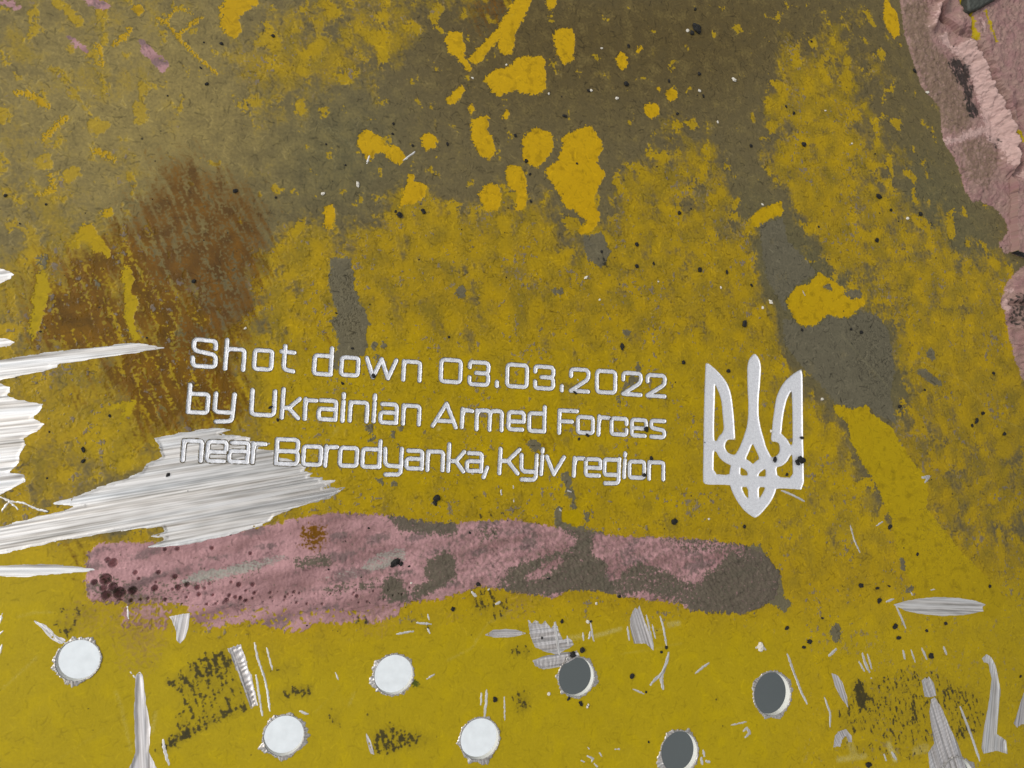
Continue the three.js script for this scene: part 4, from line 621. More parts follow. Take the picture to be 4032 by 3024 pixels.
scrape(BS, [100, -17], 'p', [-100, 2100, 0, 2074, 100, 2048, 267, 2007, 330, 1990, 298, 1989, 210, 1983, 304, 1956, 389, 1920, 486, 1889, 559, 1859, 578, 1828, 640, 1800, 626, 1750, 610, 1728, 700, 1706, 790, 1694, 870, 1687, 905, 1693, 860, 1708, 915, 1715, 985, 1725, 975, 1734, 1010, 1748, 1062, 1746, 1008, 1763, 1030, 1773, 1080, 1774, 1090, 1800, 1150, 1815, 1194, 1833, 1206, 1843, 1190, 1856, 1235, 1862, 1211, 1879, 1269, 1881, 1260, 1890, 1323, 1892, 1288, 1908, 1296, 1911, 1270, 1924, 1357, 1920, 1334, 1936, 1293, 1961, 1228, 1980, 1180, 1992, 1130, 2010, 1080, 2030, 1060, 2052, 1008, 2075, 900, 2108, 790, 2133, 668, 2150, 586, 2154, 640, 2130, 655, 2117, 595, 2110, 650, 2095, 642, 2074, 516, 2083, 420, 2094, 365, 2107, 243, 2125, 61, 2168, 0, 2180, -100, 2210], { rag: 0.13, depth: 0.05 });
scrape(BS, [100, 0], 'r02', [-160, 360, 0, 350, 200, 340, 400, 346, 550, 363, 620, 376, 500, 390, 250, 408, 170, 420, 0, 413, -160, 410]);
scrape(BS, [100, 4], 'r32', [818, 600, 880, 582, 950, 568, 1100, 554, 1250, 560, 1350, 578, 1412, 600, 1390, 618, 1400, 642, 1280, 666, 1130, 673, 1000, 661, 900, 640, 850, 617], { rag: 0.07 });
scrape(BS, [-8, 100], 'r32', [1392, 950, 1420, 924, 1452, 945, 1478, 1000, 1497, 1100, 1506, 1150, 1492, 1300, 1480, 1440, 1540, 1480, 1552, 1566, 1480, 1545, 1400, 1565, 1385, 1530, 1402, 1400, 1440, 1200, 1452, 1080, 1432, 980, 1402, 972], { rag: 0.05, depth: 0.1 });
scrape('bare_metal_gouge', [35, 100], 'r32', [1000, 1092, 1022, 1075, 1030, 1088, 1045, 1068, 1075, 1110, 1092, 1190, 1050, 1200, 1018, 1196], { rag: 0.05, chatter: 0.03, step: 0.09 });
scrape('bare_metal_gouge', [30, 100], 'r32', [1060, 1215, 1085, 1202, 1130, 1280, 1180, 1400, 1230, 1500, 1290, 1680, 1050, 1680, 1040, 1560, 1080, 1500, 1062, 1400, 1048, 1300], { rag: 0.06, chatter: 0.04, step: 0.09 });
scrape('bare_metal_gouge', [30, 100], 'r32', [412, 1045, 450, 1062, 482, 1110, 508, 1200, 515, 1262, 470, 1200, 430, 1122], { rag: 0.06 });
scrape('bare_metal_gouge', [100, -12], 'r22', [105, 700, 130, 730, 150, 700, 190, 735, 215, 705, 255, 765, 280, 712, 308, 790, 330, 832, 360, 815, 385, 832, 402, 858, 370, 880, 320, 905, 310, 922, 220, 905, 150, 875, 118, 800], { rag: 0.1, chatter: 0.02, step: 0.09 });
scrape('bare_metal_gouge', [100, -15], 'r22', [136, 962, 200, 938, 320, 915, 420, 902, 436, 928, 370, 970, 300, 1003, 205, 1020, 150, 995], { rag: 0.07, chatter: 0.03, step: 0.09, depth: 0.12 });
scrape('bare_metal_gouge', [30, 100], 'r22', [768, 690, 785, 640, 800, 622, 812, 640, 826, 608, 850, 680, 880, 760, 910, 820, 916, 895, 870, 850, 792, 850, 770, 760], { rag: 0.06, chatter: 0.025, step: 0.09 });
scrape('bare_metal_gouge', [-20, 100], 'r02', [1098, 680, 1165, 668, 1230, 655, 1215, 760, 1195, 820, 1165, 852, 1145, 830, 1142, 770, 1120, 710], { rag: 0.05 });
scrape('bare_metal_gouge', [4, 100], 'r02', [885, 1055, 905, 1038, 922, 1065, 945, 1250, 972, 1400, 962, 1560, 1025, 1690, 830, 1690, 880, 1560, 870, 1300, 878, 1100], { rag: 0.06, depth: 0.14 });
scrape('bare_metal_gouge', [35, 100], 'r02', [1482, 885, 1560, 860, 1605, 1000, 1640, 1120, 1665, 1250, 1625, 1272, 1590, 1160, 1560, 1080, 1525, 1000], { rag: 0.14, chatter: 0.06, step: 0.08, depth: 0.08 });
scrape('bare_metal_gouge', [100, 0], 'r12', [1486, 795, 1540, 766, 1620, 760, 1700, 768, 1745, 785, 1700, 800, 1620, 812, 1540, 808], { rag: 0.05, depth: 0.1 });
scrape('bare_metal_gouge', [-15, 100], 'm', [2212, 690, 2150, 880, 2110, 1010, 2090, 1050, 2130, 1100, 2180, 1060, 2280, 1060, 2280, 690], { rag: 0.06 });
scrape('bare_metal_gouge', [30, 60], 'm', [0, 1150, 90, 1120, 150, 1200, 160, 1270, 120, 1270, 90, 1190, 40, 1240, 20, 1320, -60, 1330, -40, 1200], { rag: 0.08, step: 0.08 });
scrape('bare_metal_gouge', [80, 70], 'r02', [225, 705, 300, 735, 350, 790, 420, 830, 400, 850, 340, 830, 280, 760], { rag: 0.08, step: 0.09 });
scrape('bare_metal_gouge', [40, 60], 'r12', [715, 1435, 740, 1480, 765, 1570, 745, 1560, 722, 1500], { rag: 0.05, step: 0.08 });

// --- single scratches: strokes that bare the metal
function scratch(wpx, crop, ...list) {
  const mm = toMM(crop, list), [x0, y0] = toPx(crop, list)[0], R = wpx * 0.42 * PXMM(x0, y0), n = mm.length;
  const sdf = (x, z) => { let d = 1e9; for (let i = 1; i < n; i++) d = Math.min(d, segDist(x, z, mm[i - 1], mm[i])); const e = Math.min(Math.hypot(x - mm[0][0], z - mm[0][1]), Math.hypot(x - mm[n - 1][0], z - mm[n - 1][1])); return d - R * (0.55 + 0.45 * sstep(0, R * 5, e)) + 0.07 * noise(x * 3.4, z * 3.4) + 0.03 * noise(x * 9, z * 9); };
  const box = boxOf([mm], R + 0.3), dx = mm[n - 1][0] - mm[0][0], dz = mm[n - 1][1] - mm[0][1], L = Math.hypot(dx, dz);
  const thin = R < 0.34;
  if (!thin) letIn(sdf, box);
  return mesh('scratch', heightField({ sdf: (x, z) => sdf(x, z) - 0.02, box, step: 0.07, uv: (x, z) => [0.5 + ((x - mm[0][0]) * dx + (z - mm[0][1]) * dz) / L / 60, 0.3 + (-(x - mm[0][0]) * dz + (z - mm[0][1]) * dx) / L / 42], height: (x, z, d0) => wave(x, z) + (thin ? 0.03 * sstep(0, 0.05, -d0) + 0.012 * noise(x * 7, z * 7) * sstep(0, 0.1, -d0) - 0.004 : 0.012 - 0.09 * sstep(0, 0.16, -(d0 + 0.03)) + 0.015 * noise(x * 7, z * 7)) }), dullBright, panel);
}
scratch(13, 'k', 1560, 545, 1535, 650, 1500, 740, 1430, 800, 1385, 850); scratch(17, 'k', 1505, 730, 1490, 800, 1505, 890); scratch(8, 'k', 1478, 190, 1510, 300, 1540, 480); scratch(8, 'k', 1345, 180, 1380, 350, 1412, 500); scratch(7, 'k', 1400, 270, 1430, 400);
scratch(11, 'k', 450, 250, 475, 400, 500, 560); scratch(9, 'k', 575, 380, 590, 470); scratch(15, 'k', 790, 400, 800, 340); scratch(7, 'k', 800, 250, 815, 350, 835, 430); scratch(8, 'k', 725, 350, 735, 425); scratch(9, 'k', 1820, 740, 1880, 690, 1950, 640); scratch(7, 'k', 1215, 895, 1320, 940); scratch(9, 'k', 1160, 290, 1175, 420);
scratch(10, 'm', 1460, 860, 1530, 1040, 1600, 1230, 1690, 1500); scratch(12, 'm', 290, 220, 320, 330, 370, 440); scratch(9, 'm', 250, 320, 310, 430); scratch(8, 'm', 350, 230, 400, 400); scratch(13, 'm', 775, 190, 795, 280); scratch(7, 'm', 870, 180, 920, 320); scratch(10, 'm', 1000, 160, 1060, 290); scratch(13, 'm', 1265, 150, 1295, 230); scratch(10, 'm', 545, 1420, 570, 1490); scratch(14, 'm', 640, 1400, 690, 1480); scratch(8, 'm', 395, 515, 398, 517);
scratch(9, 'r32', 125, 920, 170, 1050, 215, 1170, 250, 1240); scratch(8, 'r32', 365, 1205, 400, 1300, 400, 1390); scratch(6, 'r32', 535, 85, 560, 180, 598, 262); scratch(8, 'r32', 830, 605, 860, 670, 895, 755); scratch(16, 'r32', 395, 930, 440, 890); scratch(6, 'r32', 705, 90, 745, 62); scratch(10, 'r32', 770, 582, 815, 565); scratch(6, 'r32', 1062, 506, 1085, 503); scratch(6, 'r32', 925, 515, 940, 540);
scratch(12, 'r31', 1000, 1435, 1045, 1430, 1020, 1465); scratch(8, 'r31', 85, 1520, 150, 1545, 235, 1590); scratch(5, 'r31', 225, 225, 240, 255); scratch(6, 'r31', 340, 935, 355, 925);
scratch(9, 'r01', 0, 1560, 60, 1590, 150, 1600, 240, 1640, 310, 1658); scratch(8, 'r01', 10, 1650, 60, 1590, 115, 1640); scratch(9, 'r02', 1650, 850, 1670, 950, 1720, 1090, 1740, 1220, 1750, 1290); scratch(9, 'r02', 1660, 1060, 1680, 1200, 1700, 1320); scratch(8, 'r02', 825, 615, 832, 690); scratch(12, 'r02', 240, 715, 310, 760, 380, 830, 430, 850); scratch(13, 'r02', 1055, 1480, 1070, 1560, 1095, 1640); scratch(6, 'r02', 845, 1040, 880, 1080); scratch(9, 'r02', 0, 720, 15, 660); scratch(9, 'r02', -5, 790, 20, 770); scratch(9, 'r02', -5, 930, 15, 860);
scratch(7, 'r12', 70, 880, 105, 1020); scratch(5, 'r12', 515, 1040, 535, 1090); scratch(9, 'r12', 1110, 1080, 1155, 1050); scratch(12, 'r12', 285, 1290, 335, 1310); scratch(11, 'r12', 1495, 1150, 1490, 1230, 1480, 1330); scratch(8, 'r12', 1460, 1170, 1455, 1250); scratch(6, 'r12', 1610, 1200, 1612, 1350); scratch(8, 'r12', 910, 790, 1020, 772); scratch(18, 'l', 1900, 735, 1930, 765); scratch(15, 'l', 2110, 840, 2140, 820); scratch(10, 'l', 2040, 715, 2050, 705); scratch(9, 'l', 1420, 1000, 1540, 1010); scratch(8, 'l', 1515, 930, 1525, 975); scratch(9, 'l', 1510, 1050, 1530, 1090);
scratch(9, 'k', 770, 1545, 830, 1570, 815, 1600); scratch(9, 'k', 715, 1590, 745, 1600); scratch(10, 'k', 890, 1515, 915, 1550); scratch(10, 'k', 840, 1620, 870, 1650); scratch(9, 'k', 1045, 1480, 1080, 1478); scratch(6, 'k', 775, 1460, 788, 1475); scratch(14, 'k', 1890, 1490, 1900, 1540); scratch(16, 'k', 1870, 1560, 1880, 1620); scratch(16, 'k', 1920, 1590, 1950, 1600);
scratch(13, 'r22', 1580, 880, 1620, 870, 1640, 890); scratch(12, 'r22', 1500, 1420, 1520, 1400, 1540, 1430, 1510, 1460); scratch(6, 'r22', 1420, 1380, 1520, 1360); scratch(6, 'r21', 425, 800, 432, 810); scratch(7, 'r10', 955, 1040, 1030, 985); scratch(7, 'r10', 720, 1060, 735, 1010); scratch(10, 'h', 235, 1165, 280, 1190); scratch(10, 'h', 95, 1470, 125, 1500); scratch(7, 'g', 1215, 1165, 1220, 1240); scratch(6, 'g', 1415, 1095, 1418, 1130); scratch(5, 'g', 1425, 1300, 1422, 1350); scratch(9, 'g', 735, 890, 765, 895);

// --- pink sealant bead along the lower part, full of bubbles
const BUBBLES = [];
for (const s of ['690 435 35', '735 330 27', '700 310 16', '615 455 19', '675 495 21', '735 485 27', '775 525 36', '690 538 28', '880 392 14', '903 432 11', '1030 390 14', '1003 495 20', '860 510 26', '1135 418 16', '1155 490 18', '1215 470 16', '1280 490 16', '1326 494 9', '1290 535 13', '1360 465 9', '1550 470 15', '1375 235 12', '1070 243 12', '1150 238 13', '1625 268 11', '1470 575 14', '1070 570 13', '1240 620 15', '780 575 15', '850 575 13', '1560 560 12', '1640 470 13', '1650 525 11', '1595 510 9', '1500 455 9', '1180 600 9', '1400 595 9', '960 560 9', '1340 600 10', '1380 540 9', '1590 575 9', '1640 560 8', '910 570 10', '1010 455 8', '1120 500 9'])
  { let [x, y, r] = s.split(' ').map(Number); r *= 1.12; const [px, py] = toPx('r02', [x, y])[0]; const c = plate(px, py); BUBBLES.push([c[0], c[1], r * 0.6076 * PXMM(px, py)]); }
for (let i = 0; i < 60; i++) { const px = 700 + rnd() * 1000, py = 2330 + rnd() * 60 - (px - 700) * 0.02; const c = plate(px, py); BUBBLES.push([c[0], c[1], 0.08 + 0.16 * rnd() * rnd()]); }
{
  const ring = toMM('o', [190, 1196, 205, 1178, 235, 1172, 330, 1172, 420, 1162, 500, 1152, 600, 1131, 660, 1116, 720, 1108, 840, 1113, 940, 1130, 1110, 1122, 1180, 1135, 1320, 1157, 1480, 1163, 1600, 1175, 1655, 1200, 1685, 1235, 1675, 1290, 1640, 1312, 1610, 1326, 1530, 1322, 1484, 1318, 1470, 1302, 1420, 1297, 1340, 1287, 1290, 1276, 1230, 1273, 1195, 1292, 1130, 1282, 1036, 1265, 1000, 1278, 950, 1295, 890, 1300, 860, 1308, 800, 1312, 740, 1314, 640, 1314, 560, 1306, 480, 1312, 400, 1306, 370, 1302, 260, 1301, 192, 1298, 186, 1260]);
  const raw = polyDist([ring]), ss = (x, z) => raw(x, z) + 0.3 * noise(x * 0.9, z * 0.9) + 0.16 * noise(x * 2.4, z * 2.4) + 0.06 * noise(x * 6, z * 6), box = boxOf([ring], 0.8);
  // the scrape above was cut through the sealant: stay out of it
  const other = cuts.filter((c) => c.box[2] > box[0] && c.box[0] < box[2] && c.box[3] > box[1] && c.box[1] < box[3]);
  const sdf = (x, z) => { let d = ss(x, z); for (const c of other) if (x > c.box[0] && x < c.box[2] && z > c.box[1] && z < c.box[3]) d = Math.max(d, -c.sdf(x, z)); return d; };
  letIn(ss, box);
  const valleys = [toMM('n', [420, 800, 700, 740, 1000, 660, 1300, 590, 1700, 500, 2212, 400]), toMM('n', [600, 880, 1000, 860, 1500, 840, 2212, 830]), toMM('l', [420, 640, 700, 580, 1000, 510, 1330, 410]), toMM('n', [300, 330, 700, 370, 1100, 320, 1600, 250])].map((v) => lineDist([v], 0));
  const bank = [toMM('n', [380, 520, 800, 480, 1300, 430, 1700, 380]), toMM('n', [600, 700, 900, 610, 1300, 520]), toMM('l', [-60, 600, 400, 500, 800, 430, 1200, 290, 1600, 230]), toMM('l', [100, 820, 700, 700, 1150, 620])].map((v) => lineDist([v], 0));
  mesh('pink_sealant_bead', heightField({
    sdf, box, step: 0.1, uv: plateUV,
    height: (x, z, d) => {
      const e = sstep(0, 0.9, -d), f = sstep(-3, 24, x - ring[0][0]), g = 1 - 0.75 * sstep(30, 44, x - ring[0][0]);
      let y = 0.03 + 0.06 * e + 0.07 * fbm(x * 0.5, z * 0.9) * e + 0.04 * noise(x * 3.2, z * 3.2) * e + (0.09 * Math.max(0, noise(x * 1.7, z * 1.7)) + 0.07 * noise(x * 1.1 + z * 0.9, (z - x * 0.8) * 3)) * sstep(36, 46, x - ring[0][0]) * e;
      for (const v of valleys) y -= 0.26 * g * e * Math.exp(-((v(x, z) / 0.85) ** 2));
      for (const v of bank) y += 0.13 * g * e * Math.exp(-((v(x, z) / 1.0) ** 2));
      y += 0.04 * e * noise((x * 0.96 - z * 0.28) * 0.35, (z * 0.96 + x * 0.28) * 1.5) * 1.4;
      for (const [bx, bz, r] of BUBBLES) { const q = Math.hypot(x - bx, z - bz) / r; if (q < 1.25) y -= q < 1 ? 1.9 * r * Math.sqrt(1 - q * q) : 0; if (q > 0.98 && q < 1.22) y += 0.08 * r; }
      return wave(x, z) + Math.max(y, -1.6) * (d < -0.02 ? 1 : 0.3) - (d > -0.02 ? 0.03 : 0);
    },
  }), paint, panel);
}

// --- torn pink sealant along the right edge
{
  const ringA = toMM('p', [3545, -160, 3545, 0, 3562, 134, 3592, 231, 3628, 340, 3700, 425, 3706, 516, 3716, 565, 3755, 620, 3780, 687, 3799, 753, 3829, 796, 3857, 792, 3917, 822, 3951, 860, 3964, 885, 3968, 910, 3944, 945, 3932, 962, 3941, 979, 3953, 998, 3980, 995, 4032, 1014, 4180, 1030, 4180, -160]);
  const ringB = toMM('p', [3996, 1075, 3978, 1095, 3954, 1128, 3948, 1165, 3939, 1189, 3954, 1231, 3960, 1261, 3966, 1300, 3972, 1336, 3984, 1357, 3987, 1405, 4005, 1436, 4014, 1478, 4032, 1502, 4180, 1540, 4180, 1020, 4040, 1045]);
  const crest = toMM('p', [3783, 182, 3810, 225, 3832, 261, 3850, 305, 3869, 352, 3895, 405, 3917, 450, 3935, 490, 3947, 516, 3957, 555, 3963, 595, 3966, 662]);
  const crest2 = toMM('p', [3695, -40, 3690, 20, 3672, 75, 3660, 112]), gully = toMM('p', [3815, 190, 3850, 260, 3888, 340, 3935, 440, 3965, 500, 3990, 560, 4005, 640]), gully2 = toMM('s', [760, -30, 800, 150, 900, 300, 960, 450, 1000, 620, 1070, 780]), hole = toMM('s', [600, 0, 620, 220, 560, 330]), far = toMM('p', [3990, 440, 4010, 520, 4060, 640]);
  const D = (l) => lineDist([l], 0), dc = D(crest), dc2 = D(crest2), dg = D(gully), dg2 = D(gully2), dh = D(hole), df = D(far);
  const side = (l, x, z) => { let best = 1e9, s = 0; for (let i = 1; i < l.length; i++) { const d = segDist(x, z, l[i - 1], l[i]); if (d < best) { best = d; s = (l[i][0] - l[i - 1][0]) * (z - l[i - 1][1]) - (l[i][1] - l[i - 1][1]) * (x - l[i - 1][0]); } } return s; };
  for (const [ring, top] of [[ringA, true], [ringB, false]]) {
    const raw = polyDist([ring]), sdf = (x, z) => raw(x, z) + 0.08 * noise(x * 1.4, z * 1.4) + 0.05 * noise(x * 4, z * 4), box = boxOf([ring], 0.5);
    letIn(sdf, box);
    mesh('torn_sealant', heightField({
      sdf, box, step: 0.11, uv: plateUV,
      height: (x, z, d) => {
        const e = sstep(0, 0.5, -d);
        let y = (top ? 0.1 + 0.35 * sstep(0, 3, -d) : 0.25 + 1.1 * sstep(0, 3.2, -d)) * e + 0.16 * fbm(x * 0.7, z * 0.7, 5) * e + 0.02 * noise(x * 3.5, z * 3.5) * e - 0.16 * Math.max(0, 0.12 - Math.abs(noise(x * 0.8 + 60, z * 0.8))) / 0.12 * Math.max(0, noise(x * 0.3, z * 0.3 + 9)) * e;
        if (top) {
          const s = side(crest, x, z) < 0 ? 1 : 0, q = Math.max(0, dc(x, z) + 0.45 * noise(x * 0.8, z * 0.8) + 0.2 * noise(x * 2.4, z * 2.4));       // s: right of the crest
          y += s ? 2.3 * Math.max(0, 1 - q / 0.55) : 2.3 * Math.max(0, 1 - q / 2.3) ** 1.15;
          y += 1.1 * Math.exp(-((dc2(x, z) / 0.6) ** 2)) - 1.1 * Math.exp(-((dg(x, z) / 0.7) ** 2)) - 0.5 * Math.exp(-((dg2(x, z) / 0.5) ** 2)) - 1.3 * Math.exp(-((dh(x, z) / 1.2) ** 2)) - 1.2 * Math.exp(-((df(x, z) / 0.9) ** 2));
          if (s) y += 1.3 * sstep(1.4, 3.2, q) + 0.3 * fbm(x * 0.6 + 8, z * 0.6);
          y += 0.1 * noise(x * 1.3 + 4, z * 1.3) * e + 0.12 * Math.abs(noise((x - z) * 0.7, (x + z) * 1.6)) * e;
        } else y += 0.5 * noise(x * 0.5, z * 0.9) * e - 0.6 * Math.exp(-(((z - ring[4][1] - 0.3) / 0.35) ** 2)) * e;
        return wave(x, z) + Math.max(y, -0.95) - (d > -0.02 ? 0.05 : 0);
      },
    }), paint, panel);
  }
}

// --- drilled holes with torn bright rims
const HOLES = [[307, 2600, 84], [1550, 2656, 77], [1118, 2897, 79], [1889, 2909, 78], [2271, 2666, 73], [3041, 2732, 78], [2675, 2962, 77], [3773, 3070, 74]];
const DEEP = -1.0;
const rimMetal = new THREE.MeshPhysicalMaterial({ color: 0xe6e4da, roughness: 0.5, metalness: 0.25, side: THREE.DoubleSide });
const tornMetal = brushed.clone(); tornMetal.color.setRGB(0.62, 0.6, 0.58);
const holesMM = HOLES.map(([x, y, r]) => { const c = plate(x, y), e = plate(x + r, y), f = plate(x, y + r); return [c[0], c[1], (Math.hypot(e[0] - c[0], e[1] - c[1]) + Math.hypot(f[0] - c[0], f[1] - c[1])) / 2]; });
holesMM.forEach(([hx, hz, r], n) => {
  const cut = (x, z) => Math.hypot(x - hx, z - hz) - r * 1.02;
  letIn(cut, [hx - r * 1.2, hz - r * 1.2, hx + r * 1.2, hz + r * 1.2]);
  const N = 160, prof = [], pos = [], tex = [], index = [];
  const ring = (a) => {
    const j = Math.max(0, noise(Math.cos(a) * 1.6 + n * 9, Math.sin(a) * 1.6)), j2 = noise(Math.cos(a) * 6 + n * 5, Math.sin(a) * 6), j3 = noise(Math.cos(a) * 15 + n * 3, Math.sin(a) * 15), out = r * (1.075 + 0.26 * j * (1 + 0.6 * j2) + 0.05 * j2 + 0.05 * j3);
    const lift = 0.06 + 0.12 * j + 0.05 * j2 + 0.03 * j3, w = wave(hx, hz);
    return [[r * (0.985 + 0.008 * j2), -0.06 + w], [r * (1.0 + 0.012 * j2), lift + w], [r * 1.025, lift * (0.9 + 0.5 * j3) + w], [r * 1.03 + (out - r * 1.03) * 0.35, 0.05 + 0.06 * j3 + w], [r * 1.03 + (out - r * 1.03) * 0.7, 0.07 + 0.08 * j2 + w], [out, 0.004 + w]];
  };
  for (let i = 0; i <= N; i++) { const a = (i % N) / N * Math.PI * 2; ring(a).forEach(([q, y], k) => { const X = hx + q * Math.cos(a), Z = hz + q * Math.sin(a); if (k >= 5) y += wave(X, Z) - wave(hx, hz); pos.push(X * MM, y * MM, Z * MM); tex.push(0.3 + k * 0.02, 0.1 + a * 0.11 + n * 0.02); }); }
  const M = 6; for (let i = 0; i < N; i++) for (let k = 0; k < M - 1; k++) { const a = i * M + k, b = a + M; index.push(a, a + 1, b, b, a + 1, b + 1); }
  const g = new THREE.BufferGeometry(); g.setAttribute('position', new THREE.Float32BufferAttribute(pos, 3)); g.setAttribute('uv', new THREE.Float32BufferAttribute(tex, 2)); g.setIndex(index); g.computeVertexNormals();
  const rim = mesh('hole_rim', g, tornMetal, panel), wall = new THREE.CylinderGeometry(r * 0.985 * MM, r * 0.985 * MM, (-0.06 - DEEP) * MM, 96, 4, true);
  wall.translate(hx * MM, ((-0.06 + DEEP) / 2 + wave(hx, hz)) * MM, hz * MM); mesh('hole_wall', wall, rimMetal, rim);
});

// --- the sheet itself: painted face with every part cut out, and the metal body under it
{
  const box = [BX0 + 0.3, BZ0 + 0.3, BX1 - 0.3, BZ1 - 0.3], step = 0.17, nx = Math.ceil((box[2] - box[0]) / step) + 1, nz = Math.ceil((box[3] - box[1]) / step) + 1, D = new Float32Array(nx * nz).fill(-5);
  for (const c of cuts) {
    const i0 = Math.max(0, Math.floor((c.box[0] - box[0]) / step)), i1 = Math.min(nx - 1, Math.ceil((c.box[2] - box[0]) / step)), j0 = Math.max(0, Math.floor((c.box[1] - box[1]) / step)), j1 = Math.min(nz - 1, Math.ceil((c.box[3] - box[1]) / step));
    for (let j = j0; j <= j1; j++) for (let i = i0; i <= i1; i++) { const k = j * nx + i; D[k] = Math.max(D[k], -c.sdf(box[0] + i * step, box[1] + j * step)); }
  }
  const sdf = (x, z) => { let d = -5; for (const c of cuts) if (x > c.box[0] && x < c.box[2] && z > c.box[1] && z < c.box[3]) d = Math.max(d, -c.sdf(x, z)); return d; };
  mesh('painted_face', heightField({ sdf, box, step, uv: plateUV, values: D, height: (x, z) => wave(x, z) }), paint, panel);
  const s = new THREE.Shape(); s.moveTo(box[0], -box[1]); s.lineTo(box[2], -box[1]); s.lineTo(box[2], -box[3]); s.lineTo(box[0], -box[3]); s.closePath();
  for (const [x, z, r] of holesMM) { const h = new THREE.Path(); h.absarc(x, -z, r * 1.5, 0, Math.PI * 2, true); s.holes.push(h); }
  const g = new THREE.ExtrudeGeometry(s, { depth: 0.3, bevelEnabled: false, curveSegments: 48 }); g.rotateX(-Math.PI / 2); g.translate(0, -2.1, 0); g.scale(MM, MM, MM);
  const edge = [];
  for (const [x0, z0, x1, z1] of [[box[0], box[1], box[2], box[1]], [box[2], box[1], box[2], box[3]], [box[2], box[3], box[0], box[3]], [box[0], box[3], box[0], box[1]]]) {
    const L = Math.hypot(x1 - x0, z1 - z0), b = new THREE.BoxGeometry(L * MM, 1.7 * MM, 0.2 * MM); b.rotateY(-Math.atan2(z1 - z0, x1 - x0)); b.translate((x0 + x1) / 2 * MM, -0.93 * MM, (z0 + z1) / 2 * MM); edge.push(b.toNonIndexed());
  }
  mesh('metal_core', mergeGeometries([g.index ? g.toNonIndexed() : g, ...edge]), new THREE.MeshStandardMaterial({ color: 0xb8b8b4, roughness: 0.5, metalness: 0.9 }), panel);
}

